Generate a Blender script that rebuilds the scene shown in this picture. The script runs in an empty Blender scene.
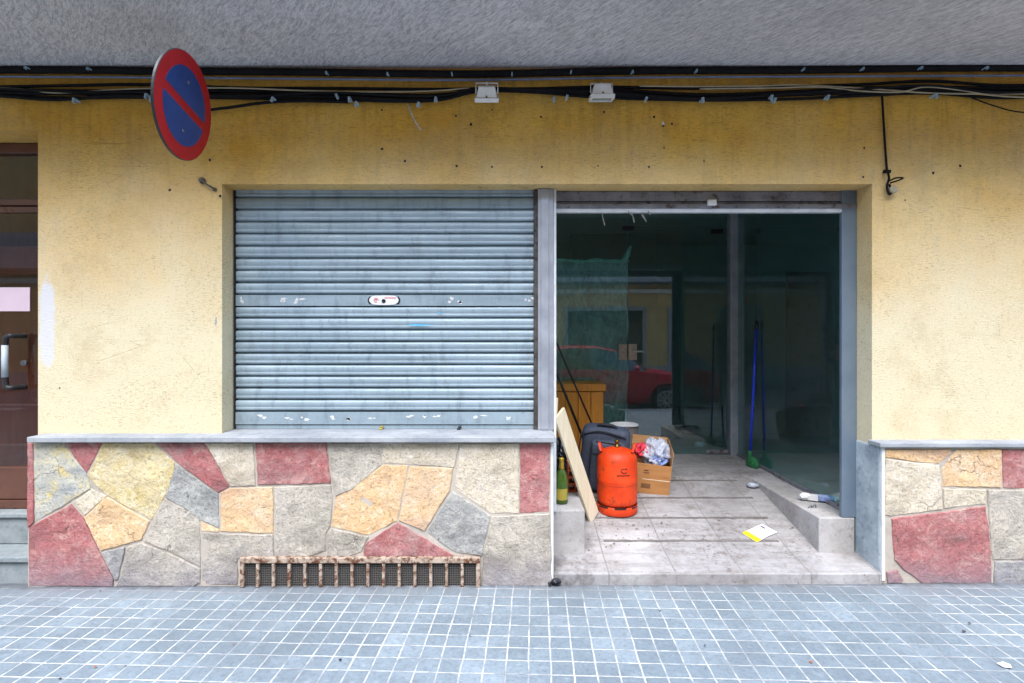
import bpy, bmesh, math, random
from mathutils import Vector, Matrix, noise
random.seed(7)
R = math.radians
S = bpy.context.scene
C = S.collection

# ------------------------------------------------------------------ camera, sky, sun, exposure
H, F = 1.5, 540.0
cd = bpy.data.cameras.new('camera'); cam = bpy.data.objects.new('camera', cd); C.objects.link(cam)
cam.location = (0, 0, H); cam.rotation_euler = (R(90), 0, 0)
cd.sensor_width = 36; cd.lens = F/1024*36; cd.shift_y = -3.5/1024
cd.clip_start = 0.05; cd.clip_end = 500
S.camera = cam

w = bpy.data.worlds.new('World'); S.world = w; w.use_nodes = True
wn = w.node_tree
for n in list(wn.nodes): wn.nodes.remove(n)
sky = wn.nodes.new('ShaderNodeTexSky'); sky.sky_type = 'NISHITA'; sky.sun_disc = False
SUN_EL, SUN_AZ = R(60), R(188)
sky.sun_elevation = SUN_EL; sky.sun_rotation = SUN_AZ
sky.air_density = 1.0; sky.dust_density = 0.8; sky.ozone_density = 1.6
bg = wn.nodes.new('ShaderNodeBackground'); bg.inputs[1].default_value = 0.15
wo = wn.nodes.new('ShaderNodeOutputWorld')
wn.links.new(sky.outputs[0], bg.inputs[0]); wn.links.new(bg.outputs[0], wo.inputs[0])
sd = bpy.data.lights.new('sun', 'SUN'); sd.energy = 1.3; sd.angle = R(45); sd.color = (1, .96, .90)
so = bpy.data.objects.new('sun', sd); C.objects.link(so)
sdir = Vector((math.sin(SUN_AZ)*math.cos(SUN_EL), math.cos(SUN_AZ)*math.cos(SUN_EL), math.sin(SUN_EL)))
so.location = sdir*40; so.rotation_euler = sdir.to_track_quat('Z', 'Y').to_euler()
S.view_settings.view_transform = 'Standard'; S.view_settings.look = 'None'
S.view_settings.gamma = 1; S.view_settings.use_curve_mapping = False
S.view_settings.exposure = 2.3
S.render.engine = 'CYCLES'
S.render.resolution_x = 1024; S.render.resolution_y = 683
S.cycles.max_bounces = 10; S.cycles.transparent_max_bounces = 24

# ------------------------------------------------------------------ helpers
def P(px, py, d):                       # survey of the photograph: a pixel seen at depth d, in metres
    return Vector(((px-512)*d/F, d, H-(py-338)*d/F))
def X(px, d): return (px-512)*d/F
def Z(py, d): return H-(py-338)*d/F

def lin(h):
    h = h.lstrip('#'); v = [int(h[i:i+2], 16)/255 for i in (0, 2, 4)]
    return tuple(c/12.92 if c <= .04045 else ((c+.055)/1.055)**2.4 for c in v)

class NT:
    """small node builder"""
    def __init__(s, name):
        s.m = bpy.data.materials.new(name); s.m.use_nodes = True
        s.t = s.m.node_tree; s.b = s.t.nodes['Principled BSDF']; s.out = s.t.nodes['Material Output']
        s.geo = s.t.nodes.new('ShaderNodeNewGeometry'); s.pos = s.geo.outputs['Position']
    def n(s, kind): return s.t.nodes.new(kind)
    def set(s, sock, v):
        if hasattr(v, 'is_output'): s.t.links.new(v, sock)
        else:
            if isinstance(v, (tuple, list)) and len(v) == 3 and sock.type == 'RGBA': v = (*v, 1)
            sock.default_value = v
    def math(s, op, a, b=0.0, c=None, clamp=False):
        m = s.n('ShaderNodeMath'); m.operation = op; m.use_clamp = clamp
        s.set(m.inputs[0], a); s.set(m.inputs[1], b)
        if c is not None: s.set(m.inputs[2], c)
        return m.outputs[0]
    def scaled(s, v, sc):
        m = s.n('ShaderNodeMapping'); s.set(m.inputs['Vector'], v); m.inputs['Scale'].default_value = sc
        return m.outputs[0]
    def rot(s, v, r):
        m = s.n('ShaderNodeMapping'); s.set(m.inputs['Vector'], v); m.inputs['Rotation'].default_value = r
        return m.outputs[0]
    def noise(s, scale, detail=4, rough=.6, vec=None, dist=0.0, kind='FBM'):
        t = s.n('ShaderNodeTexNoise'); t.noise_type = kind
        s.set(t.inputs['Vector'], vec if vec is not None else s.pos)
        t.inputs['Scale'].default_value = scale; t.inputs['Detail'].default_value = detail
        t.inputs['Roughness'].default_value = rough; t.inputs['Distortion'].default_value = dist
        return t.outputs[0]
    def vor(s, scale, vec=None, feature='F1', out='Distance', rnd=1.0):
        t = s.n('ShaderNodeTexVoronoi'); t.feature = feature
        s.set(t.inputs['Vector'], vec if vec is not None else s.pos); t.inputs['Scale'].default_value = scale
        t.inputs['Randomness'].default_value = rnd
        return t.outputs[out]
    def ramp(s, f, lo, hi, a=0.0, b=1.0):
        m = s.n('ShaderNodeMapRange'); s.set(m.inputs[0], f)
        m.inputs[1].default_value = lo; m.inputs[2].default_value = hi
        m.inputs[3].default_value = a; m.inputs[4].default_value = b
        return m.outputs[0]
    def mix(s, f, a, b, mode='MIX'):
        m = s.n('ShaderNodeMix'); m.data_type = 'RGBA'; m.blend_type = mode
        s.set(m.inputs[0], f); s.set(m.inputs[6], a); s.set(m.inputs[7], b)
        return m.outputs[2]
    def xyz(s, v=None):
        t = s.n('ShaderNodeSeparateXYZ'); s.set(t.inputs[0], v if v is not None else s.pos)
        return t.outputs
    def bump(s, h, strength=.5, dist=.01, prev=None):
        b = s.n('ShaderNodeBump'); b.inputs['Strength'].default_value = strength
        b.inputs['Distance'].default_value = dist; s.set(b.inputs['Height'], h)
        if prev is not None: s.set(b.inputs['Normal'], prev)
        return b.outputs[0]
    def done(s, col, rough=.7, normal=None, metal=0.0, spec=.5):
        s.set(s.b.inputs['Base Color'], col); s.set(s.b.inputs['Roughness'], rough)
        s.b.inputs['Metallic'].default_value = metal
        s.b.inputs['Specular IOR Level'].default_value = spec
        if normal is not None: s.set(s.b.inputs['Normal'], normal)
        return s.m

def plain(name, c1, c2=None, scale=14, rough=.6, metal=0, bump=.15, spec=.5, dist=.003, bscale=None):
    """a paint / plastic / metal with mottling and slight surface relief"""
    k = NT(name); c2 = c2 or tuple(v*.72 for v in c1)
    f = k.ramp(k.noise(scale, 6, .65), .3, .7)
    col = k.mix(f, c1, c2)
    r = k.ramp(k.noise(scale*1.7, 3), .3, .7, max(.05, rough-.12), min(1, rough+.12))
    return k.done(col, r, k.bump(k.noise(bscale or scale*6, 4), bump, dist), metal, spec)

def newbm(): return bmesh.new()
def box(bm, x0, x1, y0, y1, z0, z1, mi=0, M=None):
    vs = [bm.verts.new(Vector(p) if M is None else M @ Vector(p)) for p in
          ((x0,y0,z0),(x1,y0,z0),(x1,y1,z0),(x0,y1,z0),(x0,y0,z1),(x1,y0,z1),(x1,y1,z1),(x0,y1,z1))]
    fs = []
    for q in ((3,2,1,0),(4,5,6,7),(0,1,5,4),(1,2,6,5),(2,3,7,6),(3,0,4,7)):
        f = bm.faces.new([vs[i] for i in q]); f.material_index = mi; fs.append(f)
    return fs
def tube(bm, pts, r, seg=8, mi=0, caps=True):
    pts = [Vector(p) for p in pts]; rings = []
    up = Vector((.123, .312, .94)).normalized(); n = None
    for i, p in enumerate(pts):
        t = (pts[min(i+1, len(pts)-1)] - pts[max(i-1, 0)]).normalized()
        if n is None:
            n = t.cross(up)
            if n.length < .1: n = t.cross(Vector((1, 0, 0)))
            n.normalize()
        else:
            n = (n - t*n.dot(t)).normalized()
        b = t.cross(n); rr = r[i] if isinstance(r, (list, tuple)) else r
        rings.append([bm.verts.new(p + (n*math.cos(a)+b*math.sin(a))*rr) for a in [2*math.pi*k/seg for k in range(seg)]])
    for a, b in zip(rings, rings[1:]):
        for k in range(seg):
            f = bm.faces.new((a[k], a[(k+1)%seg], b[(k+1)%seg], b[k])); f.material_index = mi; f.smooth = True
    if caps:
        f = bm.faces.new(rings[0][::-1]); f.material_index = mi
        f = bm.faces.new(rings[-1]); f.material_index = mi
def lathe(bm, prof, seg=40, c=(0,0,0), mi=0, M=None):
    c = Vector(c); rings = []
    for r, z in prof:
        ring = []
        for k in range(seg):
            a = 2*math.pi*k/seg; p = Vector((r*math.cos(a), r*math.sin(a), z))
            ring.append(bm.verts.new((M @ p if M is not None else p) + c))
        rings.append(ring)
    for a, b in zip(rings, rings[1:]):
        for k in range(seg):
            f = bm.faces.new((a[k], a[(k+1)%seg], b[(k+1)%seg], b[k])); f.material_index = mi; f.smooth = True
    f = bm.faces.new(rings[0][::-1]); f.material_index = mi
    f = bm.faces.new(rings[-1]); f.material_index = mi
def spline(ctrl, n=8):
    c = [Vector(p) for p in ctrl]; c = [c[0]*2-c[1]] + c + [c[-1]*2-c[-2]]; out = []
    for i in range(1, len(c)-2):
        for k in range(n):
            t = k/n; a, b, d, e = c[i-1], c[i], c[i+1], c[i+2]
            out.append(.5*((2*b)+(d-a)*t+(2*a-5*b+4*d-e)*t*t+(3*b-a-3*d+e)*t**3))
    out.append(c[-2]); return out
def crumple(bm, c, rad, seed=0, amp=.3, sub=4, mi=0, fr=3.0, up=1, fine=1.0):
    r = bmesh.ops.create_icosphere(bm, subdivisions=sub+up, radius=1); o = Vector((seed*3.7, seed*1.3, seed*7.1))
    for v in r['verts']:
        n = v.co.normalized()
        k = 1 - amp*abs(noise.noise(n*fr+o))*1.6 - fine*amp*.6*abs(noise.noise(n*fr*2.7+o)) + fine*amp*.3*noise.noise(n*fr*6+o)
        v.co = Vector(c) + Vector((n.x*rad[0], n.y*rad[1], n.z*rad[2]))*k
    for f in {f for v in r['verts'] for f in v.link_faces}: f.material_index = mi; f.smooth = True
def splotch(bm, cx, cz, rx, rz, y, mi, n=14, jit=.45):
    bm_v = []
    for k in range(n):
        a = 2*math.pi*k/n; q = 1-jit*random.random()
        bm_v.append(bm.verts.new((cx+rx*q*math.cos(a), y, cz+rz*q*math.sin(a))))
    f = bm.faces.new(bm_v); f.material_index = mi
    f.normal_update()
    if f.normal.y > 0: f.normal_flip()
def cell_wall(bm, xs, zs, solid, y0, y1, mi=0):
    """wall with openings as one closed shell: front at y0, back at y1"""
    vf, vb = {}, {}
    def gv(d, i, j, y):
        if (i, j) not in d: d[i, j] = bm.verts.new((xs[i], y, zs[j]))
        return d[i, j]
    for i in range(len(xs)-1):
        for j in range(len(zs)-1):
            if not solid(i, j): continue
            a = [gv(vf, i, j, y0), gv(vf, i+1, j, y0), gv(vf, i+1, j+1, y0), gv(vf, i, j+1, y0)]
            b = [gv(vb, i, j, y1), gv(vb, i+1, j, y1), gv(vb, i+1, j+1, y1), gv(vb, i, j+1, y1)]
            bm.faces.new(a).material_index = mi; bm.faces.new(b[::-1]).material_index = mi
            for q, (di, dj) in enumerate(((0,-1),(1,0),(0,1),(-1,0))):
                ii, jj = i+di, j+dj
                if 0 <= ii < len(xs)-1 and 0 <= jj < len(zs)-1 and solid(ii, jj): continue
                e = (q, (q+1) % 4)
                bm.faces.new((a[e[1]], a[e[0]], b[e[0]], b[e[1]])).material_index = mi

def tag(o, label=None, cat=None, group=None, kind=None):
    if label: o['label'] = label
    if cat: o['category'] = cat
    if group: o['group'] = group
    if kind: o['kind'] = kind
    return o
def thing(name, loc, label, cat, group=None):
    o = bpy.data.objects.new(name, None); C.objects.link(o); o.location = loc
    o.empty_display_size = .1
    return tag(o, label, cat, group)
def world_of(o):
    v = Vector(o.location)
    while o.parent: o = o.parent; v = v + Vector(o.location)
    return v
def obj(name, bm, mats, parent=None, bevel=0, segs=2, smooth=None, angle=35):
    """links a bmesh built in world coordinates as ONE mesh object under its parent"""
    bmesh.ops.recalc_face_normals(bm, faces=bm.faces)
    off = world_of(parent) if parent else Vector((0, 0, 0))
    if off.length: bmesh.ops.translate(bm, verts=bm.verts, vec=-off)
    if smooth is not None:
        for f in bm.faces: f.smooth = smooth
    me = bpy.data.meshes.new(name); bm.to_mesh(me); bm.free()
    for m in (mats if isinstance(mats, (list, tuple)) else [mats]): me.materials.append(m)
    o = bpy.data.objects.new(name, me); C.objects.link(o)
    if parent: o.parent = parent
    if bevel:
        b = o.modifiers.new('bevel', 'BEVEL'); b.width = bevel; b.segments = segs; b.limit_method = 'ANGLE'; b.angle_limit = R(angle)
    return o
def obj_each(name, bm, mats, parent=None, **kw):
    """every connected piece of the bmesh becomes an object of its own"""
    left = set(bm.verts); outl = []
    while left:
        st = [left.pop()]; comp = {st[0]}
        while st:
            v = st.pop()
            for e in v.link_edges:
                q = e.other_vert(v)
                if q in left: left.discard(q); comp.add(q); st.append(q)
        nb = newbm(); vm = {v: nb.verts.new(v.co) for v in comp}
        for f in {f for v in comp for f in v.link_faces}:
            g = nb.faces.new([vm[v] for v in f.verts]); g.material_index = f.material_index; g.smooth = f.smooth
        outl.append(obj(name, nb, mats, parent, **kw))
    bm.free(); return outl
def rebase(o, loc):
    """puts the origin of a one-mesh thing at its base"""
    loc = Vector(loc); o.data.transform(Matrix.Translation(-loc)); o.location = loc; return o

# ------------------------------------------------------------------ materials
def m_plaster():
    k = NT('yellow_plaster'); x, y, z = k.xyz()
    st = k.scaled(k.pos, (1, 1, 4.5)); st2 = k.scaled(k.pos, (7, 7, .9))
    base = k.mix(k.ramp(k.noise(1.1, 5, .6), .35, .68), lin('#e0b250'), lin('#d09a38'))
    base = k.mix(k.ramp(k.noise(9, 6, .7), .45, .75, 0, .55), base, lin('#bd9246'))
    base = k.mix(k.ramp(k.noise(26, 5, .75, st), .52, .68, 0, .6), base, lin('#8a6630'))
    base = k.mix(k.ramp(k.noise(3.3, 5, .7, st2), .52, .72, 0, .5), base, lin('#a88648'))
    # overexposed wall base put into the colour: paler low down, ragged edge
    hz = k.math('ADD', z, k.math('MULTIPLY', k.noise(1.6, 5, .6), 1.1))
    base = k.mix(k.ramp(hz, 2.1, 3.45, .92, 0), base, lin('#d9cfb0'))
    # soot and grime: drips under the cables, dirty patches, scuffs
    drip = k.math('MULTIPLY', k.ramp(k.noise(5, 5, .7, k.scaled(k.pos, (3.2, 1, .22))), .5, .66), k.ramp(k.math('ADD', z, k.math('MULTIPLY', k.noise(2.2, 4), .9)), 2.85, 3.5))
    base = k.mix(k.math('MULTIPLY', drip, .28), base, lin('#6e5224'))
    base = k.mix(k.ramp(k.noise(1.9, 7, .78), .52, .68, 0, .35), base, lin('#a89060'))
    base = k.mix(k.ramp(k.noise(75, 4, .8), .56, .66, 0, .45), base, lin('#8c703e'))
    base = k.mix(k.math('MULTIPLY', k.ramp(k.noise(48, 5, .8, k.scaled(k.pos, (.6, 1, 3.5))), .55, .62), k.ramp(k.noise(2.4, 5, .7), .46, .6, 0, .75)), base, lin('#6e5630'))
    # hairline cracks, mostly horizontal
    cr = k.vor(2.6, k.scaled(k.math('MULTIPLY', 1, 1) if False else k.pos, (1, 1, 3.6)), 'DISTANCE_TO_EDGE')
    crk = k.math('MULTIPLY', k.ramp(cr, 0, .006, 1, 0), k.ramp(k.noise(1.7, 3), .56, .64))
    base = k.mix(k.math('MULTIPLY', crk, .5), base, lin('#6b5532'))
    # white filler smear beside the entrance door
    dx = k.math('DIVIDE', k.math('SUBTRACT', x, -2.905), .052); dz = k.math('DIVIDE', k.math('SUBTRACT', z, 1.60), .30)
    dd = k.math('ADD', k.math('POWER', dx, 2), k.math('POWER', k.math('ABSOLUTE', dz), 4))
    dd = k.math('ADD', dd, k.math('MULTIPLY', k.math('SUBTRACT', k.noise(14, 4), .5), 1.8))
    base = k.mix(k.ramp(dd, .55, 1.05, .92, 0), base, lin('#cfced0'))
    h = k.math('ADD', k.noise(55, 6, .8, st), k.math('MULTIPLY', k.noise(5, 4), .9))
    n = k.bump(h, .55, .012)
    n = k.bump(k.noise(120, 4, .7), .6, .005, n)
    n = k.bump(crk, .5, -.004, n)
    return k.done(base, .92, n, spec=.2)

def m_soffit():
    k = NT('grey_render')
    d0 = k.n('ShaderNodeVectorMath'); d0.operation = 'ADD'; nz0 = k.n('ShaderNodeTexNoise'); k.set(nz0.inputs['Vector'], k.pos); nz0.inputs['Scale'].default_value = 1.4
    vs0 = k.n('ShaderNodeVectorMath'); vs0.operation = 'SCALE'; k.set(vs0.inputs[0], nz0.outputs['Color']); vs0.inputs['Scale'].default_value = .16
    k.set(d0.inputs[0], k.pos); k.set(d0.inputs[1], vs0.outputs[0])
    d1 = k.scaled(k.rot(d0.outputs[0], (0, 0, R(50))), (1, 4.2, 1))
    wv = k.math('ADD', k.noise(17, 6, .78, d1, .5), k.math('MULTIPLY', k.noise(48, 4, .7, d1), .5))
    c = k.mix(k.ramp(k.noise(.9, 4), .35, .65), lin('#e8e5e4'), lin('#d9d6d6'))
    c = k.mix(k.ramp(wv, .66, .92, 0, .9), c, lin('#908f95'))
    c = k.mix(k.ramp(k.noise(1.1, 6, .75), .5, .7, 0, .4), c, lin('#a5a3a4'))
    n = k.bump(wv, .7, .018)
    return k.done(c, .95, k.bump(k.noise(90, 3), .4, .004, n), spec=.15)

def m_paving():
    k = NT('paving_tiles'); v = k.rot(k.pos, (0, 0, R(2.5)))
    x, y, z = k.xyz(v); s = .1025
    wob = k.math('MULTIPLY', k.math('SUBTRACT', k.noise(5, 3), .5), .012)
    def edge(c, off):
        u = k.math('DIVIDE', k.math('ADD', k.math('ADD', c, off), wob), s)
        fr = k.math('FRACT', u)
        return u, k.math('ABSOLUTE', k.math('SUBTRACT', fr, .5))
    ux, ex = edge(x, 20.02); uy, ey = edge(y, 20.035)
    e = k.math('MAXIMUM', ex, ey)
    e = k.math('ADD', e, k.math('MULTIPLY', k.math('SUBTRACT', k.noise(60, 4), .5), .03))
    groove = k.ramp(e, .453, .476)
    def cell(u, d): return k.math('FLOOR', k.math('DIVIDE', u, d))
    cv = k.n('ShaderNodeCombineXYZ'); k.set(cv.inputs[0], cell(ux, 2)); k.set(cv.inputs[1], cell(uy, 2))
    wnz = k.n('ShaderNodeTexWhiteNoise'); k.set(wnz.inputs[0], cv.outputs[0])
    cv2 = k.n('ShaderNodeCombineXYZ'); k.set(cv2.inputs[0], cell(ux, 1)); k.set(cv2.inputs[1], cell(uy, 1))
    wn2 = k.n('ShaderNodeTexWhiteNoise'); k.set(wn2.inputs[0], cv2.outputs[0])
    tile = k.mix(wnz.outputs[0], lin('#707d85'), lin('#86939b'))
    tile = k.mix(k.math('MULTIPLY', wn2.outputs[0], .35), tile, lin('#66727a'))
    tile = k.mix(k.ramp(k.noise(2.4, 6, .7), .42, .66, 0, .7), tile, lin('#68737b'))
    tile = k.mix(k.ramp(k.noise(45, 5, .75), .48, .68, 0, .6), tile, lin('#545e66'))
    tile = k.mix(k.ramp(k.noise(18, 5, .75), .56, .70, 0, .35), tile, lin('#a3aeb5'))
    joint = k.mix(k.ramp(k.noise(9, 6, .78), .42, .66), lin('#c6c7c5'), lin('#7a8083'))
    joint = k.mix(k.ramp(k.noise(1.6, 5, .75), .48, .63, 0, .7), joint, lin('#6c7176'))
    c = k.mix(groove, tile, joint)
    # wind-blown dust and grime along the foot of the wall
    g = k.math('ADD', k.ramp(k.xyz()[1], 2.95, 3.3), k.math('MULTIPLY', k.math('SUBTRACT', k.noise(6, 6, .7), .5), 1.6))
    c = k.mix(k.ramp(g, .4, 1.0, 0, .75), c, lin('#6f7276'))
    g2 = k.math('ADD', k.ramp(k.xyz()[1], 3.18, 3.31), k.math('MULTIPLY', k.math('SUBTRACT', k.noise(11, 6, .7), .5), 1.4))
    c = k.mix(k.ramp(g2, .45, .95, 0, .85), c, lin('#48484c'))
    c = k.mix(k.ramp(k.noise(.9, 6, .75), .48, .66, 0, .45), c, lin('#596166'))
    spots = k.ramp(k.vor(3.1, None), .012, .03, .7, 0)
    c = k.mix(spots, c, lin('#3c4048'))
    h = k.math('MULTIPLY', k.math('SUBTRACT', 1.0, groove), 1.0)
    n = k.bump(h, .5, .004); n = k.bump(k.noise(120, 4), .35, .003, n)
    return k.done(c, k.ramp(k.noise(9, 4), .3, .7, .55, .85), n, spec=.35)

def m_concrete(name, a, b, sc=4, dark='#5c5c5e', amt=.6, spots=True, rough=.85):
    k = NT(name)
    c = k.mix(k.ramp(k.noise(sc, 6, .7), .35, .68), lin(a), lin(b))
    c = k.mix(k.ramp(k.noise(sc*6, 6, .75), .55, .72, 0, amt), c, lin(dark))
    if spots: c = k.mix(k.ramp(k.vor(sc*7), .03, .09, amt*.8, 0), c, lin(dark))
    n = k.bump(k.noise(sc*25, 5, .7), .4, .006)
    return k.done(c, rough, n, spec=.3)

def m_ramp():
    k = NT('entrance_tiles'); x, y, z = k.xyz()
    c = k.mix(k.ramp(k.noise(2.2, 6, .7), .35, .68), lin('#b4b2b2'), lin('#969496'))
    c = k.mix(k.ramp(k.noise(16, 6, .75), .54, .72, 0, .5), c, lin('#7c7a7b'))
    fx = k.math('ABSOLUTE', k.math('SUBTRACT', k.math('FRACT', k.math('DIVIDE', k.math('ADD', x, 10.07), .41)), .5))
    fy = k.math('ABSOLUTE', k.math('SUBTRACT', k.math('FRACT', k.math('DIVIDE', k.math('ADD', y, .02), .30)), .5))
    j = k.ramp(k.math('ADD', fx, k.math('MULTIPLY', k.noise(40, 3), .006)), .488, .495)
    c = k.mix(k.math('MULTIPLY', j, .55), c, lin('#5f5c5b'))
    c = k.mix(k.ramp(k.noise(3.2, 6, .75, k.scaled(k.pos, (.5, 4.5, 1))), .46, .62, 0, .65), c, lin('#86827f'))
    # swept-up dirt: specks and smears
    d = k.ramp(k.noise(5, 7, .8), .5, .66, 0, .75)
    c = k.mix(d, c, lin('#77716c'))
    sp = k.math('MULTIPLY', k.ramp(k.vor(24), .05, .14, 1, 0), k.ramp(k.noise(3, 4), .45, .54))
    c = k.mix(sp, c, lin('#4a3d33'))
    # grey foot traffic and a dark stain at the left of the step
    c = k.mix(k.ramp(k.noise(1.3, 6, .75), .42, .66, 0, .6), c, lin('#7f7b78'))
    sx_ = k.math('ADD', k.ramp(x, .3, .85, 1, 0), k.math('MULTIPLY', k.math('SUBTRACT', k.noise(5, 6, .75), .5), 2.2))
    c = k.mix(k.math('MULTIPLY', k.ramp(sx_, .5, 1.1, 0, .75), k.ramp(y, 3.45, 3.75, 1, 0)), c, lin('#4e4a4a'))
    c = k.mix(k.math('MULTIPLY', k.ramp(k.noise(26, 5, .8), .5, .62, 0, .6), k.ramp(k.noise(2.1, 4, .6), .45, .6)), c, lin('#57493e'))
    n = k.bump(k.noise(70, 5, .7), .35, .004)
    return k.done(c, k.ramp(k.noise(6, 4), .3, .7, .5, .8), n, spec=.4)

def m_stone(name, c1, c2, c3, c4):
    k = NT(name)
    c = k.mix(k.ramp(k.noise(5, 5, .7), .38, .66), lin(c1), lin(c2))
    c = k.mix(k.ramp(k.noise(13, 6, .75, None, .8), .5, .66, 0, .85), c, lin(c3))
    c = k.mix(k.ramp(k.noise(3.1, 4, .6, k.scaled(k.pos, (1, 1, 1.8))), .52, .66, 0, .8), c, lin(c4))
    c = k.mix(k.ramp(k.noise(60, 4, .7), .52, .66, 0, .6), c, tuple(v*.38 for v in lin(c2)))
    c = k.mix(k.ramp(k.noise(2.6, 7, .78), .48, .68, 0, .35), c, lin('#c3bab2'))
    # soot and splash dirt kicked up from the pavement, ragged edged
    g = k.math('ADD', k.xyz()[2], k.math('MULTIPLY', k.noise(6, 6, .7), .38))
    c = k.mix(k.ramp(g, .16, .42, .72, 0), c, lin('#86828a'))
    rid = k.noise(7, 7, .62, k.rot(k.pos, (.3, .5, .4)), 1.2, 'RIDGED_MULTIFRACTAL') if True else None
    n = k.bump(k.noise(9, 8, .76, None, .3), .9, .028)
    n = k.bump(k.ramp(rid, .2, 1.6), .25, .008, n)
    # cleft edges: broken dark hairlines where the stone has flaked
    vd = k.n('ShaderNodeVectorMath'); vd.operation = 'ADD'; k.set(vd.inputs[0], k.scaled(k.pos, (1, 1, 1.6)))
    nz = k.n('ShaderNodeTexNoise'); k.set(nz.inputs['Vector'], k.pos); nz.inputs['Scale'].default_value = 6; nz.inputs['Detail'].default_value = 5
    vs_ = k.n('ShaderNodeVectorMath'); vs_.operation = 'SCALE'; k.set(vs_.inputs[0], nz.outputs['Color']); vs_.inputs['Scale'].default_value = .28
    k.set(vd.inputs[1], vs_.outputs[0])
    cd_ = k.vor(3.4, vd.outputs[0], 'DISTANCE_TO_EDGE')
    ck = k.math('MULTIPLY', k.ramp(cd_, 0, .014, 1, 0), k.ramp(k.noise(4.5, 3), .55, .62))
    c = k.mix(k.math('MULTIPLY', ck, .7), c, tuple(v*.3 for v in lin(c4)))
    n = k.bump(k.math('MULTIPLY', ck, -1.0), .5, .01, n)
    n = k.bump(k.noise(75, 5, .7), .55, .005, n)
    return k.done(c, .88, n, spec=.25)

def m_painted(name, a, b, rust=.55, rustc='#6d3a1e', sc=9, rough=.5, dark='#3a2a20'):
    k = NT(name)
    c = k.mix(k.ramp(k.noise(sc, 5), .35, .65), lin(a), lin(b))
    f = k.ramp(k.noise(sc*2.5, 7, .75), 1-rust, 1-rust+.1)
    c = k.mix(f, c, k.mix(k.noise(40, 4), lin(rustc), lin(dark)))
    n = k.bump(k.math('ADD', f, k.noise(90, 3)), .3, .002)
    return k.done(c, k.ramp(f, 0, 1, rough, .9), n, spec=.4)

def m_shutter():
    k = NT('galvanised_slats'); x, y, z = k.xyz()
    c = k.mix(k.ramp(k.noise(2.1, 5, .65, k.scaled(k.pos, (.5, 1, 2.5))), .35, .68), lin('#9aabb4'), lin('#82939c'))
    c = k.mix(k.ramp(k.noise(8, 6, .78, k.scaled(k.pos, (1.6, 1, .5))), .5, .7, 0, .6), c, lin('#5f6c74'))
    c = k.mix(k.ramp(k.noise(60, 4, .7), .62, .74, 0, .4), c, lin('#5a646b'))
    c = k.mix(k.ramp(k.noise(3.5, 6, .8, k.scaled(k.pos, (1, 1, 3))), .64, .74, 0, .3), c, lin('#c9d2d6'))
    n = k.bump(k.noise(4, 3, .5, k.scaled(k.pos, (.6, 1, 6))), .2, .006)
    return k.done(c, k.ramp(k.noise(7, 4), .3, .7, .42, .6), n, metal=.2, spec=.5)

def m_wood(name, a, b, dark, sc=3, axis='z', rough=.55):
    k = NT(name)
    st = {'z': (9, 9, .7), 'x': (.7, 9, 9)}[axis]
    v = k.scaled(k.pos, st)
    f = k.noise(sc, 6, .65, v, 1.2)
    c = k.mix(k.ramp(f, .35, .65), lin(a), lin(b))
    c = k.mix(k.ramp(k.noise(sc*5, 5, .6, v), .56, .7, 0, .55), c, lin(dark))
    return k.done(c, rough, k.bump(f, .2, .003), spec=.35)

def m_glass(name, tint, rough=.0, spec_tint=(1, 1, 1), film=0.0, ior=1.5):
    k = NT(name); t = k.t
    t.nodes.remove(k.b)
    tr = k.n('ShaderNodeBsdfTransparent'); tr.inputs[0].default_value = (*tint, 1)
    gl = k.n('ShaderNodeBsdfGlossy'); gl.inputs['Roughness'].default_value = rough; gl.inputs[0].default_value = (*spec_tint, 1)
    fr = k.n('ShaderNodeFresnel'); fr.inputs[0].default_value = ior
    mx = k.n('ShaderNodeMixShader')
    fac = k.math('MULTIPLY', fr.outputs[0], k.math('SUBTRACT', 1.0, k.geo.outputs['Backfacing'])); k.set(mx.inputs[0], fac)
    t.links.new(tr.outputs[0], mx.inputs[1]); t.links.new(gl.outputs[0], mx.inputs[2])
    o = mx.outputs[0]
    if film:                              # dust and wipe marks, with a painted teal haze that lifts dark glass
        df = k.n('ShaderNodeBsdfDiffuse'); df.inputs[0].default_value = (.40, .50, .52, 1)
        f = k.ramp(k.noise(2.2, 7, .75, k.rot(k.scaled(k.pos, (1, 1, .6)), (.4, .3, .2))), .4, .75, film*.5, film)
        m2 = k.n('ShaderNodeMixShader'); k.set(m2.inputs[0], f)
        t.links.new(o, m2.inputs[1]); t.links.new(df.outputs[0], m2.inputs[2]); o = m2.outputs[0]
    t.links.new(o, k.out.inputs[0]); return k.m

def m_film(name, col, alpha, rough=.3):
    """thin translucent plastic film"""
    k = NT(name); t = k.t
    k.set(k.b.inputs['Base Color'], col); k.b.inputs['Roughness'].default_value = rough
    f = k.ramp(k.noise(6, 5, .7, k.scaled(k.pos, (2.2, 1, .8))), .3, .7, max(0, alpha-.18), min(1, alpha+.18))
    cr = None
    for sc, r3 in ((3.2, .35), (4.5, -.4), (2.2, 1.25)):
        q = k.noise(sc, 2, .45, k.scaled(k.rot(k.pos, (0, r3, 0)), (3.2, 1, .4)), .5)
        q = k.ramp(k.math('ABSOLUTE', k.math('SUBTRACT', q, .5)), 0, .055, 1, 0)
        cr = q if cr is None else k.math('MAXIMUM', cr, q)
    k.set(k.b.inputs['Alpha'], k.math('ADD', f, k.math('MULTIPLY', cr, .17), clamp=True))
    k.set(k.b.inputs['Normal'], k.bump(k.math('ADD', k.noise(14, 5, .6, k.scaled(k.pos, (1, 1, .5)), 1.5), cr), .6, .01))
    return k.m

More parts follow.
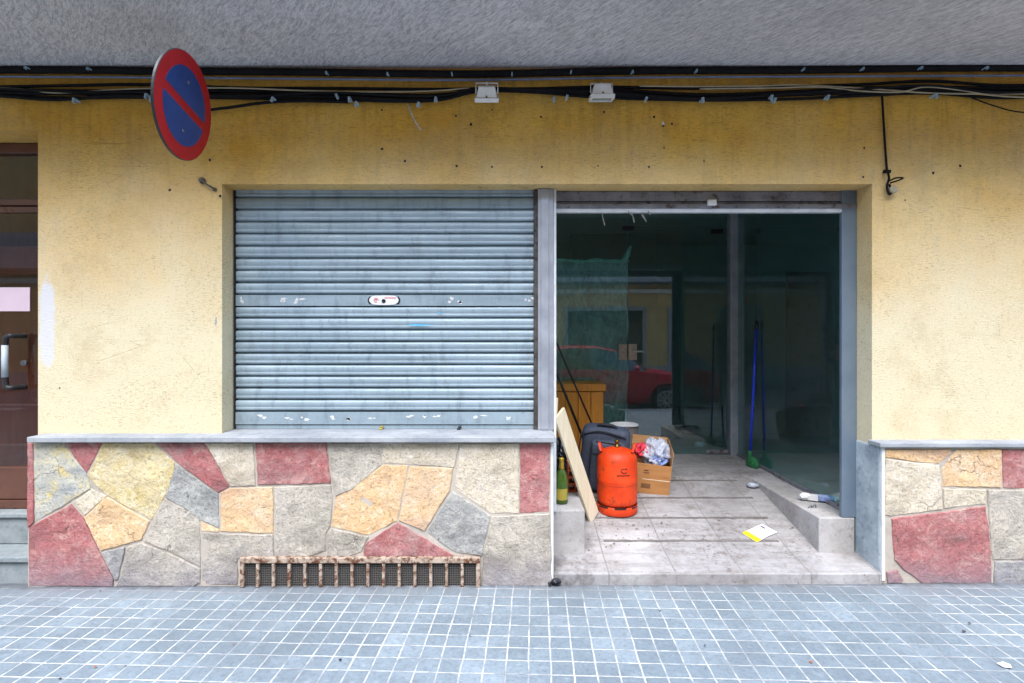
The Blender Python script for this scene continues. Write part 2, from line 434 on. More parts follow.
M = {}
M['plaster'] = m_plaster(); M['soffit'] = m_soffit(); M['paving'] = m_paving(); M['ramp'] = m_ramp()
M['mortar'] = m_concrete('mortar', '#bab1a5', '#a0978c', 6, '#6e6866', .5, False)
M['kerb_concrete'] = m_concrete('kerb_concrete', '#b2afae', '#96938f', 5, '#565250', .75)
M['pier_render'] = m_concrete('pier_render', '#b4bcc0', '#7f8c94', 5, '#48545c', .7)
M['slate'] = m_concrete('slate', '#a0a3a6', '#82878d', 5, '#5a5d62', .5)
M['step_stone'] = m_concrete('step_stone', '#8f9698', '#6e7679', 5, '#464b4e', .5, False)
M['asphalt'] = m_concrete('asphalt', '#77777a', '#68686c', 3, '#4a4a4c', .5)
M['red_stone'] = m_stone('red_stone', '#b27472', '#a2605e', '#c49c92', '#8c605f')
M['cream_stone'] = m_stone('cream_stone', '#d6c9b2', '#c0b39d', '#e0d7c8', '#a79a87')
M['yellow_stone'] = m_stone('yellow_stone', '#d6c596', '#c4ae78', '#ddd2b4', '#a28e60')
M['orange_stone'] = m_stone('orange_stone', '#dfbd92', '#d2ab7e', '#e8d2b2', '#c09c80')
M['grey_stone'] = m_stone('grey_stone', '#beb5a6', '#a39b8e', '#cec6b8', '#8c857b')
M['blue_stone'] = m_stone('blue_stone', '#adaca6', '#908f8c', '#c2bfb6', '#787876')
M['mixed_stone'] = m_stone('mixed_stone', '#c8c2aa', '#acaca6', '#d2bc78', '#94989a')
M['shutter'] = m_shutter()
M['dark_gap'] = plain('dark_rubber', (.012, .012, .014), None, 20, .8, bump=.1)
M['alu'] = plain('aluminium', lin('#b2b6bd'), lin('#9297a0'), 6, .42, .4, bump=.06)
M['alu_dirty'] = m_painted('dirty_aluminium', '#85858a', '#64646a', .46, '#4e4238', 7, .5)
M['alu_white'] = m_painted('white_rail', '#d6d8da', '#b9bdc0', .33, '#6b5a4a', 9, .5)
M['rust_paint'] = m_painted('rusty_cream_paint', '#b8a898', '#927e6e', .53, '#764628', 12, .7)
M['mesh_dark'] = None
M['black'] = plain('black_plastic', (.018, .018, .02), (.008, .008, .009), 20, .45)
M['cable_black'] = plain('black_cable', (.006, .006, .007), (.012, .012, .013), 9, .85, spec=.15)
M['cable_beige'] = plain('beige_cable', lin('#b5a98c'), lin('#8c8268'), 9, .6)
M['cable_blue'] = plain('blue_grey_conduit', lin('#7583a0'), lin('#5c6880'), 9, .5)
M['clip'] = plain('clip_plastic', lin('#9fb8c8'), lin('#7f97a8'), 30, .5)
M['white_paint'] = plain('white_paint', lin('#dcdcda'), lin('#bfc0c0'), 18, .5)
M['white'] = plain('white_plastic', lin('#e4e4e2'), lin('#cfcfcd'), 15, .45)
M['glass'] = m_glass('shop_glass', (.68, .88, .87), spec_tint=(.93, 1, 1), film=.045, ior=2.15)
M['clear_glass'] = m_glass('lamp_glass', (.7, .75, .74))
M['dark_glass'] = m_glass('door_glass', (.85, .72, .62), film=.02, ior=1.6)
M['red_sign'] = plain('red_reflective', lin('#bc141e'), lin('#a01018'), 3, .6, bump=.0)
M['blue_sign'] = plain('blue_reflective', lin('#1a3470'), lin('#28447c'), 3, .6, bump=.0)
M['steel'] = plain('galvanised_steel', lin('#8c8f92'), lin('#6a6d70'), 12, .4, .8)
M['brown_alu'] = plain('brown_frame', lin('#6a4638'), lin('#55382d'), 5, .35, .2, bump=.04)
M['paper_pink'] = plain('paper', lin('#d9c3cc'), lin('#cbb2be'), 3, .8, bump=.04)
M['gas_orange'] = m_painted('orange_enamel', '#ea4a16', '#d23a0c', .44, '#a8441f', 7, .5, '#74301a')
M['brass'] = plain('brass', lin('#8f7a3c'), lin('#5e5028'), 30, .35, .9)
M['print_black'] = plain('black_print', (.02, .012, .01), None, 30, .6)
M['print_red'] = plain('red_print', lin('#c8485e'), lin('#d46a7c'), 60, .6)
M['print_purple'] = plain('purple_print', lin('#5a4a86'), None, 60, .7)
M['yellow_paper'] = plain('yellow_paper', lin('#f2dc1e'), lin('#e8cc12'), 8, .7, bump=.04)
M['white_paper'] = plain('white_paper', lin('#e6e3e4'), lin('#d6d2d6'), 8, .8, bump=.05)
M['board'] = m_wood('pale_board', '#ecdfc4', '#e2d0ac', '#cdb48a', 2.2)
M['pine'] = m_wood('varnished_pine', '#d8943e', '#c47c2a', '#8e5418', 2.5)
M['fabric'] = plain('grey_blue_canvas', lin('#4a5263'), lin('#3b4352'), 30, .75, bump=.4, bscale=420, dist=.002)
M['fabric_dark'] = plain('dark_trim', lin('#262a34'), lin('#1c2028'), 30, .7)
M['carton'] = m_wood('cardboard', '#c08a56', '#b07b48', '#94633a', 1.2, 'x', .85)
M['carton_in'] = m_wood('cardboard_inside', '#c99a68', '#b98858', '#a0734a', 1.2, 'x', .85)
M['bag_clear'] = m_film('clear_bag', (.66, .70, .80), .66)
M['bag_blue'] = plain('blue_plastic_bag', lin('#2c54a4'), lin('#b4c2de'), 14, .4)
M['bag_red'] = plain('red_plastic_bag', lin('#d41f2c'), lin('#e0485a'), 9, .4)
M['bin_bag'] = plain('bin_bag', lin('#141a26'), lin('#0e121a'), 9, .35)
M['bottle_green'] = plain('green_bottle_glass', lin('#47621c'), lin('#2c4412'), 14, .12, bump=.02)
M['foil_gold'] = plain('gold_foil', lin('#c9a93c'), lin('#a3842a'), 40, .35, .6)
M['label_yellow'] = plain('yellow_label', lin('#a99a3a'), lin('#8f7f2c'), 20, .7)
M['brick_clay'] = plain('fired_clay', lin('#b5532a'), lin('#963f1e'), 18, .9, bump=.4)
M['blue_stick'] = plain('blue_plastic', lin('#2c44dc'), lin('#2236c8'), 8, .35)
M['green_bristle'] = plain('green_bristles', lin('#2a7a44'), lin('#1e5c34'), 60, .8, bump=.7, bscale=300)
M['film_sheet'] = m_film('dust_sheet', (.97, .94, .93), .52)
M['film_fold'] = m_film('dust_sheet_fold', (.62, .90, .80), .85)
M['interior'] = m_concrete('interior_paint', '#c2d2d0', '#b2c2c0', 2, '#98a6a4', .4, False)
M['interior_dark'] = m_concrete('interior_dark_paint', '#8a9494', '#7a8484', 2, '#666e6e', .4, False)
M['interior_floor'] = m_concrete('interior_floor', '#9a9c98', '#84867f', 3, '#5c5e58', .5)
M['car_paint'] = plain('dark_red_car_paint', lin('#b41634'), lin('#a81230'), 2, .2, 0, bump=0.0)
M['car_glass'] = plain('car_glass', (.02, .025, .025), None, 2, .06, bump=0.0, spec=.8)
M['tyre'] = plain('tyre', (.02, .02, .02), None, 20, .85)
M['ochre'] = m_concrete('ochre_facade', '#cfb27c', '#b99a64', 1.5, '#8f7346', .4, False)
M['grille_mesh'] = None

def m_meshscreen():
    k = NT('perforated_screen'); v = k.scaled(k.pos, (1, 1, .8))
    d = k.vor(92, v, 'DISTANCE_TO_EDGE', 'Distance', .25)
    f = k.ramp(d, .05, .12, 1, 0)
    c = k.mix(f, (.018, .018, .02), lin('#6f6a64'))
    return k.done(c, .8, k.bump(f, .5, .003), spec=.3)
M['grille_mesh'] = m_meshscreen()

# ------------------------------------------------------------------ the setting: pavement, road
W, PL = 3.375, 3.29                      # plaster face, plinth face
SL = .004
def sheet(name, x0, x1, y0, y1, z, mat, z2=None, thick=0, nx=1, ny=1):
    bm = newbm(); box(bm, x0, x1, y0, y1, z-max(thick, .001), z)
    return tag(obj(name, bm, mat), kind='structure')
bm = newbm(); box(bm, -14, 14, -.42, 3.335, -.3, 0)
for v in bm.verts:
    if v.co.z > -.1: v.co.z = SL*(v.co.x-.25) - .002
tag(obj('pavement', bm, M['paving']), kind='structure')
bm = newbm(); box(bm, -14, 14, -.60, -.423, -.3, .0)
for v in bm.verts:
    if v.co.z > -.1: v.co.z = SL*(v.co.x-.25)
tag(obj('kerb', bm, M['kerb_concrete'], bevel=.015), kind='structure')
bm = newbm(); box(bm, -60, 60, -60, 60, -.5, -.125)
tag(obj('road', bm, M['asphalt']), kind='structure')
for k in range(7):
    bm = newbm(); box(bm, -15.5, -11.2, -6.1+k*.8, -5.7+k*.8, -.124, -.120)
    tag(obj('road_marking', bm, M['white_paint']), kind='structure')
bm = newbm(); box(bm, -14, 14, -8.6, -6.4, -.3, 0)
tag(obj('far_pavement', bm, M['paving']), kind='structure')

# ------------------------------------------------------------------ the building
B = thing('shop_building', (0, W, 0), 'ochre rendered building with random stone plinth, grey balcony slab and empty shop entrance', 'building')
LX0, OX0, OX1 = X(38, W), X(222, W), X(872, W)
LINT, DTOP, SOF = Z(184, W), Z(130, W), Z(68.5, W)
xs = [-9, -4.35, LX0, OX0, OX1, 9]; zs = [.0, .855, LINT, DTOP, SOF+.02]
def solid(i, j):
    if i == 1 and j <= 2: return False
    if i == 3 and j <= 1: return False
    return True
bm = newbm(); cell_wall(bm, xs, zs, solid, W, W+.32)
holes = [(382,110),(456,116),(471,124),(492,110),(541,117),(604,112),(382,149),(456,166),(457,166),(492,167),(542,167),(598,166),(405,161),
         (654,117),(663,126),(672,124),(664,148),(649,167),(704,161),(864,148),(863,177),(933,173),(170,190),(60,388),(905,200),(960,166),(220,196),(210,160)]
for px, py in holes:
    r = random.choice((.006, .008, .010))
    splotch(bm, X(px, W), Z(py, W), r, r*1.1, W-.0015, 1, 9, .35)
splotch(bm, X(663, W), Z(124, W), .010, .02, W-.0015, 2, 9, .3); splotch(bm, X(471, W), Z(125, W), .012, .008, W-.0015, 1)
splotch(bm, X(216, W), Z(322, W), .008, .035, W-.0015, 3)
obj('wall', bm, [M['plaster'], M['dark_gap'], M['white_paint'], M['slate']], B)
# balcony slab over the pavement: its underside is the grey soffit
bm = newbm(); box(bm, -9, 9, 2.655, W+.4, SOF, SOF+.22)
obj('balcony', bm, M['soffit'], B, bevel=.01)
bm = newbm(); cell_wall(bm, [-9, -4.4, -3.4, -1.3, .3, 3, 4.2, 9], [SOF+.22, SOF+.3, SOF+2.5, SOF+3.1, SOF+5.4, SOF+6],
                        lambda i, j: not (j in (1, 3) and i in (1, 3, 5)), W+.06, W+.36)
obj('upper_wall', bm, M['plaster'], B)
bm = newbm(); box(bm, -9, 9, 2.645, 2.70, SOF+.225, SOF+1.15)
obj('balcony_parapet', bm, M['soffit'], B)

# plinth: mortar core + random stone cladding
SX1 = X(553, PL)                         # right end of left plinth
RX0 = X(882, PL)
bm = newbm(); box(bm, X(28, PL), SX1, PL+.000, W+.30, -.02, .872)
obj('plinth', bm, M['mortar'], B)
bm = newbm(); box(bm, RX0, 9, PL+.001, W+.30, -.02, .836)
obj('plinth', bm, M['mortar'], B)
bm = newbm()                             # rendered cheek of the right pier facing the entrance
box(bm, OX1-.006, RX0+.02, PL+.006, W+.17, -.02, .838)
obj('pier_cheek', bm, M['pier_render'], B, bevel=.012)
s = 200/804.0
def poly(ox, pts): return [(ox+x*s, 430+y*s) for x, y in pts]
A = lambda *p: poly(20, p)
Bp = lambda *p: poly(200, p)
Cp = lambda *p: poly(380, p)
Dp = lambda *p: poly(870, p)
stones_left = [
 ('red_stone', A((32,52),(55,52),(58,370),(38,390),(32,390))),
 ('mixed_stone', A((57,52),(175,52),(270,180),(285,235),(200,290),(60,370))),
 ('red_stone', A((180,52),(332,52),(268,176))),
 ('yellow_stone', A((336,52),(540,52),(622,130),(618,180),(585,265),(530,362),(350,262),(274,188))),
 ('red_stone', A((547,52),(745,52),(843,226),(798,252),(627,125))),
 ('blue_stone', A((628,136),(798,256),(801,396),(735,365),(588,268))),
 ('cream_stone', A((287,235),(350,265),(262,343),(215,293))),
 ('orange_stone', A((351,268),(523,366),(490,440),(326,485),(260,350))),
 ('grey_stone', A((585,275),(725,350),(726,550),(610,490),(502,445),(532,368))),
 ('red_stone', A((38,392),(208,297),(257,352),(321,487),(378,600),(376,628),(36,628))),
 ('blue_stone', A((330,491),(424,471),(396,598),(385,605))),
 ('grey_stone', A((431,470),(492,451),(605,497),(726,555),(726,612),(700,628),(387,628),(406,590))),
 ('orange_stone', A((729,366),(801,400),(798,410),(729,407))),
 ('grey_stone', Bp((8,413),(294,420),(298,512),(152,516),(152,622),(8,622))),
 ('cream_stone', Bp((22,52),(214,52),(224,223),(126,226))),
 ('red_stone', Bp((224,52),(508,52),(527,213),(233,220))),
 ('orange_stone', Bp((85,250),(125,233),(294,229),(297,414),(83,407))),
 ('grey_stone', Bp((299,229),(528,221),(533,270),(524,388),(508,413),(508,485),(432,508),(301,510))),
 ('grey_stone', Bp((514,52),(729,52),(729,139),(620,234),(546,266),(533,212))),
 ('cream_stone', Cp((10,55),(317,55),(299,149),(120,139),(10,134))),
 ('orange_stone', Bp((735,141),(838,143),(793,365),(680,423),(527,389),(546,270))),
 ('grey_stone', Bp((524,394),(678,428),(650,488),(600,508),(514,510),(511,420))),
 ('red_stone', Bp((652,500),(665,455),(794,371),(1020,503),(1000,508),(656,508))),
 ('orange_stone', Cp((120,146),(294,153),(281,240),(180,405),(76,362))),
 ('blue_stone', Cp((290,244),(444,345),(409,506),(300,490),(186,412))),
 ('cream_stone', Cp((322,55),(560,55),(557,334),(446,335),(300,235))),
 ('red_stone', Cp((565,55),(684,55),(680,328),(561,335))),
 ('grey_stone', Cp((450,346),(680,336),(690,495),(690,628),(408,628),(413,510))),
]
stones_right = [
 ('orange_stone', Dp((60,78),(323,78),(324,96),(275,137),(60,110))),
 ('orange_stone', Dp((345,78),(525,78),(524,231),(292,227),(290,155))),
 ('red_stone', Dp((530,78),(690,78),(690,234),(535,232))),
 ('cream_stone', Dp((60,115),(275,142),(285,210),(289,319),(82,347),(60,340))),
 ('cream_stone', Dp((293,235),(464,240),(464,297),(296,314))),
 ('grey_stone', Dp((470,240),(690,240),(690,519),(492,521),(482,420))),
 ('red_stone', Dp((86,356),(464,306),(484,450),(489,616),(210,616),(132,560),(97,520))),
 ('red_stone', Dp((65,570),(108,560),(132,600),(125,614),(70,614))),
 ('blue_stone', Dp((500,528),(690,525),(690,622),(497,618))),
 ('yellow_stone', [(1043,449),(1110,449),(1120,520),(1043,512)]),
 ('grey_stone', [(1043,514),(1120,522),(1118,586),(1043,585)]),
]
SM = ['red_stone','cream_stone','yellow_stone','orange_stone','grey_stone','blue_stone','mixed_stone']
def cladding(stones, seed):
    allbm = newbm(); rng = random.Random(seed)
    for mn, pts in stones:
        bm = newbm()
        # ragged outline: subdivide the edges and jitter
        q = []
        cx = sum(p[0] for p in pts)/len(pts); cy = sum(p[1] for p in pts)/len(pts)
        for (ax, ay), (bx, by) in zip(pts, pts[1:]+pts[:1]):
            L = math.hypot(bx-ax, by-ay); n = max(1, int(L/5))
            for k in range(n):
                t = k/n; x, y = ax+(bx-ax)*t, ay+(by-ay)*t
                if k: x += rng.uniform(-.45, .45); y += rng.uniform(-.45, .45)
                q.append((x, y))
        out = [P(x, y, PL) for x, y in q]
        f = bm.faces.new([bm.verts.new(p) for p in out])
        f.normal_update()
        if f.normal.y > 0: f.normal_flip()
        proud = rng.uniform(.001, .007)
        base = f
        r = bmesh.ops.extrude_face_region(bm, geom=[base])
        nv = [e for e in r['geom'] if isinstance(e, bmesh.types.BMVert)]
        for v in nv: v.co.y -= proud
        for v in [v for v in bm.verts if v not in nv]: v.co.y += .02
        top = [e for e in r['geom'] if isinstance(e, bmesh.types.BMFace)][0]
        bmesh.ops.inset_region(bm, faces=[top], thickness=.004, depth=0.003)
        bm.faces.ensure_lookup_table()
        top = max((f for f in bm.faces), key=lambda f: -f.calc_center_median().y if abs(f.normal.y) > .8 and len(f.verts) > 6 else -99)
        tri = bmesh.ops.triangulate(bm, faces=[top])['faces']
        for it in range(5):
            es = {e for f in tri for e in f.edges if e.calc_length() > .035 and all(g in tri for g in e.link_faces)}
            if not es: break
            bmesh.ops.subdivide_edges(bm, edges=list(es), cuts=1, use_grid_fill=False)
            tri = [f for f in bm.faces if f.normal.y < -.8 or (f.calc_center_median().y < PL-proud-.0005)]
            ng = [f for f in tri if len(f.verts) > 3]
            if ng: bmesh.ops.triangulate(bm, faces=ng)
            tri = [f for f in bm.faces if f.calc_center_median().y < PL-proud-.0005]
        o = Vector((rng.uniform(-50, 50), 0, rng.uniform(-50, 50)))
        tilt = (rng.uniform(-.015, .015), rng.uniform(-.015, .015)); c3 = P(cx, cy, PL)
        for v in bm.verts:
            if v.co.y < PL-.001:
                p = v.co*1.0
                v.co.y += noise.noise(p*9+o)*.004 + noise.noise(p*26+o)*.0025 + abs(noise.noise(p*5+o))*.004
                v.co.y += (p.x-c3.x)*tilt[0] + (p.z-c3.z)*tilt[1]
        mi = SM.index(mn)
        vmap = {v: allbm.verts.new(v.co) for v in bm.verts}
        for f in bm.faces:
            g = allbm.faces.new([vmap[v] for v in f.verts]); g.material_index = mi
        bm.free()
    return allbm
obj('stone_cladding', cladding(stones_left, 3), [M[k] for k in SM], B, smooth=False)
obj('stone_cladding', cladding(stones_right, 5), [M[k] for k in SM], B, smooth=False)
# edge beads at the plinth ends
bm = newbm(); box(bm, SX1-.014, SX1+.003, PL-.006, PL+.05, .0, .868)
obj('edge_bead', bm, M['white_paint'], B, bevel=.003)
bm = newbm(); box(bm, RX0-.004, RX0+.016, PL-.006, PL+.03, .02, .834)
obj('edge_bead', bm, M['white_paint'], B, bevel=.003)
# sills
bm = newbm()
box(bm, X(26.5, PL-.05), SX1+.012, PL-.05, W+.002, .872, .905); box(bm, OX0+.003, SX1+.012, W+.002, W+.165, .872, .907)
obj('sill', bm, M['slate'], B, bevel=.005)
bm = newbm(); box(bm, RX0-.03, 9, PL-.03, W+.002, .838, .866)
obj('sill', bm, M['slate'], B, bevel=.005)
# steps under the left doorway
bm = newbm()
box(bm, -4.35, X(28, PL)-.004, 3.33, 3.8, -.02, .12); box(bm, -4.35, X(28, PL)-.004, 3.31, 3.80, .122, .155)
box(bm, -4.35, LX0-.004, 3.52, 4.0, .157, .33); box(bm, -4.35, LX0-.004, 3.50, 4.0, .332, .362)
obj_each('doorstep', bm, M['step_stone'], B, bevel=.006)

# shop interior shell: dark empty room round the glazed porch
CE = 3.08
FL = .335
GX, GY = 2.235, 5.40                     # side pane plane, back pane plane
GL = .30                                 # left pane plane
bm = newbm()
box(bm, -2.6, -2.5, W+.33, 9.2, FL, CE); box(bm, -2.6, 4.4, 9.2, 9.3, FL, CE); box(bm, 4.3, 4.4, W+.33, 9.2, FL, CE)
obj_each('interior_wall', bm, M['interior'], B)
# ceiling with a made-up gap over the left half, added to brighten the interior
bm = newbm(); box(bm, -.2, 4.4, W+.322, 9.3, CE, CE+.1); box(bm, -2.6, -.201, 5.2, 9.3, CE, CE+.1); box(bm, -2.6, -.201, W+.322, 4.0, CE, CE+.1); box(bm, -2.6, -2.3, 4.001, 5.199, CE, CE+.1)
obj_each('ceiling', bm, M['white_paint'], B)
bm = newbm(); box(bm, 3.05, 4.28, 6.6, 6.72, FL, CE); box(bm, .9, 2.2, 8.2, 8.3, FL, CE)
obj_each('partition', bm, M['interior_dark'], B)
bm = newbm(); box(bm, 3.35, 3.9, 6.55, 6.598, FL, 2.3)
obj('inner_door', bm, M['brown_alu'], B)
bm = newbm()
box(bm, -2.6, GL-.03, W+.33, 9.2, .1, FL); box(bm, GX+.06, 4.4, W+.33, 9.2, .1, FL); box(bm, GL-.03, GX+.06, GY+.03, 9.2, .1, FL-.004)
obj_each('interior_floor', bm, M['interior_floor'], B)
# blank wall above the entrance header, inside the lintel
bm = newbm(); box(bm, OX0, OX1, W+.18, W+.30, LINT-.06, CE-.002)
obj('lintel_beam', bm, M['white_paint'], B)

# ------------------------------------------------------------------ entrance floor: step, flat slab, ramp, landing
bm = newbm()
prof = [(PL-.01, -.02), (PL-.01, .068), (3.52, .10), (4.60, FL), (GY+.03, FL+.002), (GY+.03, -.02)]
x0, x1 = SX1+.006, RX0-.006
L = [bm.verts.new((x0, y, z)) for y, z in prof]; Rr = [bm.verts.new((x1 if i < 2 else (OX1+.0), y, z)) for i, (y, z) in enumerate(prof)]
for i in range(len(prof)):
    j = (i+1) % len(prof); bm.faces.new((L[i], L[j], Rr[j], Rr[i]))
bm.faces.new(L[::-1]); bm.faces.new(Rr)
rampo = tag(obj('entrance_ramp', bm, M['ramp'], bevel=.006), kind='structure')
RS = (FL-.10)/1.08
def ramp_z(y): return .07+.03*(y-PL)/.23 if y < 3.52 else min(FL, .10+RS*(y-3.52))
def on_ramp(px, py):                      # where the line of sight through a photo pixel meets the ramp
    k = (py-338)/F
    d = (H-.10+RS*3.52)/(k+RS)
    if d > 4.6: d = (H-FL)/k
    return Vector((X(px, d), d, ramp_z(d)+.004))
# anti-slip ribs across the ramp
rib_m = m_concrete('rib_mortar', '#7d7875', '#625d5b', 5, '#443f3c', .6)
for py, xr in ((541, 1.80), (518, 1.86), (498, 1.88), (480.6, 1.87)):
    d = on_ramp(600, py).y; bm = newbm()
    n = 40; a = .62 if d < 3.8 else .55; r_ = []
    for k in range(n):
        xa, xb = a+(xr-a)*k/n, a+(xr-a)*(k+1)/n
        j = random.uniform(-.003, .003)
        r_.append([bm.verts.new((xb if k else xa, d+yy+j, ramp_z(d)+zz+random.uniform(-.003, .0025)*(zz > 0))) for yy, zz in ((-.013, -.014), (-.010, .004), (.010, .006), (.014, -.012))])
    for p_, q_ in zip(r_, r_[1:]):
        for m_ in range(4): bm.faces.new((p_[m_], p_[(m_+1)%4], q_[(m_+1)%4], q_[m_]))
    bm.faces.new(r_[0]); bm.faces.new(r_[-1][::-1])
    obj('ramp_rib', bm, rib_m, B)
# concrete upstands at both sides
bm = newbm(); box(bm, X(819, 3.52), 2.236, 3.52, GY, .05, .328)
obj('upstand', bm, M['kerb_concrete'], B, bevel=.008)
bm = newbm(); box(bm, SX1+.008, X(585, 3.5), 3.5, 4.42, .05, .385)
obj('upstand', bm, M['kerb_concrete'], B, bevel=.010)

# ------------------------------------------------------------------ glazed porch
SF = thing('shopfront', (1.25, 3.6, FL), 'aluminium framed glass porch with frameless door behind the ramp', 'shopfront')
def pane(x0, x1, y0, y1, z0, z1, mat='glass', name='pane'):
    bm = newbm(); box(bm, x0, x1, y0, y1, z0, z1); return obj(name, bm, M[mat], SF)
pane(GX, GX+.008, 3.60, GY-.06, .36, CE-.002)
DXL = X(627.5, GY); DXR = X(727, GY)
pane(GL+.05, DXL-.004, GY, GY+.008, FL+.006, CE-.002)
pane(GL-.008, GL, 3.70, GY+.0, .38, CE-.002)
bm = newbm(); box(bm, DXL+.002, DXR, GY, GY+.010, FL+.012, 2.62)
door = obj('glass_door', bm, M['glass'], SF)
pane(DXL+.002, DXR, GY, GY+.008, 2.626, CE-.002)
# lock on the meeting edge, hinges
bm = newbm(); box(bm, DXL+.006, DXL+.09, GY-.022, GY-.002, Z(360, GY), Z(344, GY)); obj('lock_case', bm, plain('beige_lock', lin('#cdbba8'), lin('#a8988a'), 40, .4), door, bevel=.003)
bm = newbm(); box(bm, DXL-.09, DXL-.006, GY-.018, GY-.002, Z(360, GY), Z(344, GY)); obj('strike_case', bm, plain('beige_lock_plate', lin('#c4b29e'), lin('#98887a'), 40, .4), SF, bevel=.003)
bm = newbm(); tube(bm, [(DXL+.05, GY-.025, Z(351, GY)), (DXL+.05, GY-.06, Z(351, GY)), (DXL+.15, GY-.06, Z(351.5, GY))], .009); obj('handle', bm, M['white_paint'], door)
for px, py in ((629, 228), (718, 231)):
    bm = newbm(); box(bm, X(px, GY)-.07, X(px, GY)+.05, GY-.014, GY-.002, Z(py, GY)-.03, Z(py, GY)+.02); obj('patch_fitting', bm, M['black'], door, bevel=.003)
bm = newbm(); box(bm, X(716, GY)-.1, X(728, GY), GY-.014, GY-.002, FL+.012, FL+.05); obj('patch_fitting', bm, M['alu_dirty'], door, bevel=.003)
bm = newbm(); box(bm, X(728.5, GY), X(740.5, GY), GY-.055, GY+.05, FL, CE-.001); obj('post', bm, M['alu'], SF, bevel=.004)
bm = newbm(); box(bm, X(842, 3.52), X(857, 3.52), 3.521, 3.55, .3285, CE-.001); obj('post', bm, plain('blue_anodised', lin('#74828f'), lin('#5f6f7e'), 3, .4, .2, bump=.04), SF, bevel=.004)
bm = newbm(); box(bm, GX-.012, GX+.02, 3.602, GY-.06, .329, .36); obj('bottom_rail', bm, M['alu_dirty'], SF, bevel=.002)
bm = newbm(); box(bm, GL-.02, GL+.05, GY-.03, GY+.03, FL, CE-.001); obj('post', bm, M['alu'], SF, bevel=.004)
# header over the entrance: shutter housing with guide lips
ED = 3.53
EX0, EX1 = X(556, ED), X(858, ED)
bm = newbm()
box(bm, EX0, EX1, ED, ED+.06, Z(201, ED), LINT-.003); box(bm, EX0, EX1, ED+.015, ED+.06, Z(204, ED), Z(201, ED)-.001)
box(bm, EX0, EX1, ED-.012, ED+.05, Z(208.5, ED), Z(204, ED)-.001)
obj('header', bm, M['alu_dirty'], SF, bevel=.003)
bm = newbm(); box(bm, EX0, X(842, ED), ED-.006, ED+.03, Z(212.5, ED), Z(208.5, ED)-.001); obj('header_strip', bm, M['alu_white'], SF, bevel=.002)
bm = newbm(); box(bm, X(706, ED), X(714.5, ED), ED-.04, ED-.013, Z(206.5, ED), Z(201, ED)); obj('sensor', bm, M['white'], SF, bevel=.003)
bm = newbm()
for px, py, ln in ((632, 214, 9), (641, 213, 6), (643, 214, 8), (602, 214, 12), (648, 211, 4), (628, 211, 4)):
    a = P(px, py, ED-.01); tube(bm, spline([a, a+Vector((.008, -.004, -ln*.5*.0065)), a+Vector((.014+.02*random.random(), 0, -ln*.0065))], 4), [.003]*4+[.005]*4+[.002], 5)
obj_each('torn_tape', bm, plain('dirty_tape', lin('#8a857c'), lin('#6a655c'), 40, .8), SF)
bm = newbm(); box(bm, X(857.6, 3.52), OX1-.001, 3.54, 3.62, .08, LINT-.004); obj('guide_channel', bm, M['dark_gap'], SF)

# central post between shutter and entrance
bm = newbm()
box(bm, X(538, 3.47), X(553.5, 3.47), 3.47, 3.60, .908, LINT-.003)
box(bm, X(541, 3.46), X(549, 3.46), 3.462, 3.4695, .910, LINT-.004)
obj('mullion', bm, M['alu'], SF, bevel=.004)
bm = newbm(); box(bm, X(553.6, 3.48), X(556.3, 3.48), 3.48, 3.61, .38, LINT-.003); obj('side_trim', bm, M['alu_white'], SF, bevel=.002)

# ------------------------------------------------------------------ roller shutter
SH = thing('roller_shutter', (X(385, 3.52), 3.52, .907), 'closed blue grey metal roller shutter above the stone plinth', 'roller shutter')
SD = 3.52
sx0, sx1 = X(236.5, SD), X(533.5, SD)
def slats(bm, ztop, zbot, n):
    p = (ztop-zbot)/n
    pr = [(.022, 1.0), (.022, .965), (.001, .945), (-.005, .88), (-.0075, .77), (-.0085, .64), (-.0075, .52), (-.005, .43),
          (-.0035, .385), (-.0045, .34), (-.006, .27), (-.0055, .17), (-.001, .11), (.022, .085), (.022, .0)]
    rows = []
    for k in range(n):
        jz = random.uniform(-.0015, .0015); jy = random.uniform(-.0015, .0015)
        for y, t in pr[:-1]: rows.append((SD+y+jy*(y < .01), zbot+(n-1-k+t)*p+jz*(0 < t < .99)))
    rows.append((SD+.022, zbot))
    nx = 24; g = []
    for y, z in rows:
        g.append([bm.verts.new((sx0+(sx1-sx0)*i/nx, y+.0018*math.sin(i*.9+z*17), z)) for i in range(nx+1)])
    for a, b in zip(g, g[1:]):
        for i in range(nx):
            f = bm.faces.new((a[i], b[i], b[i+1], a[i+1])); f.smooth = True
ZB0, ZB1 = Z(306.5, SD), Z(294.5, SD)
bm = newbm(); slats(bm, Z(190, SD)+.03, ZB1, 9); slats(bm, ZB0, Z(411.5, SD), 9)
bm2 = bm
y_m = SD-.0165
splotch(bm, X(420, SD), Z(325, SD), .11, .007, y_m, 1, 18, .5)
splotch(bm, X(440, SD), Z(313, SD), .025, .004, y_m, 1, 10, .5)
obj('curtain', bm, [M['shutter'], plain('blue_spray', lin('#3aa0cc'), lin('#57b4d8'), 30, .5)], SH)
bm = newbm(); box(bm, sx0, sx1, SD-.010, SD+.01, ZB0+.004, ZB1-.004)
for px, rx in ((301, .05), (288, .03), (452, .025), (460, .03), (530, .02), (243, .02)):
    for q in range(3): splotch(bm, X(px+random.uniform(-6, 6), SD), random.uniform(ZB0+.02, ZB1-.02), rx*random.uniform(.3, .8), .012, SD-.0112, 1, 10, .6)
obj('lock_slat', bm, [M['shutter'], M['white_paint']], SH)
bm = newbm(); box(bm, sx0, sx1, SD-.012, SD+.01, Z(424, SD), Z(411.5, SD)-.003)
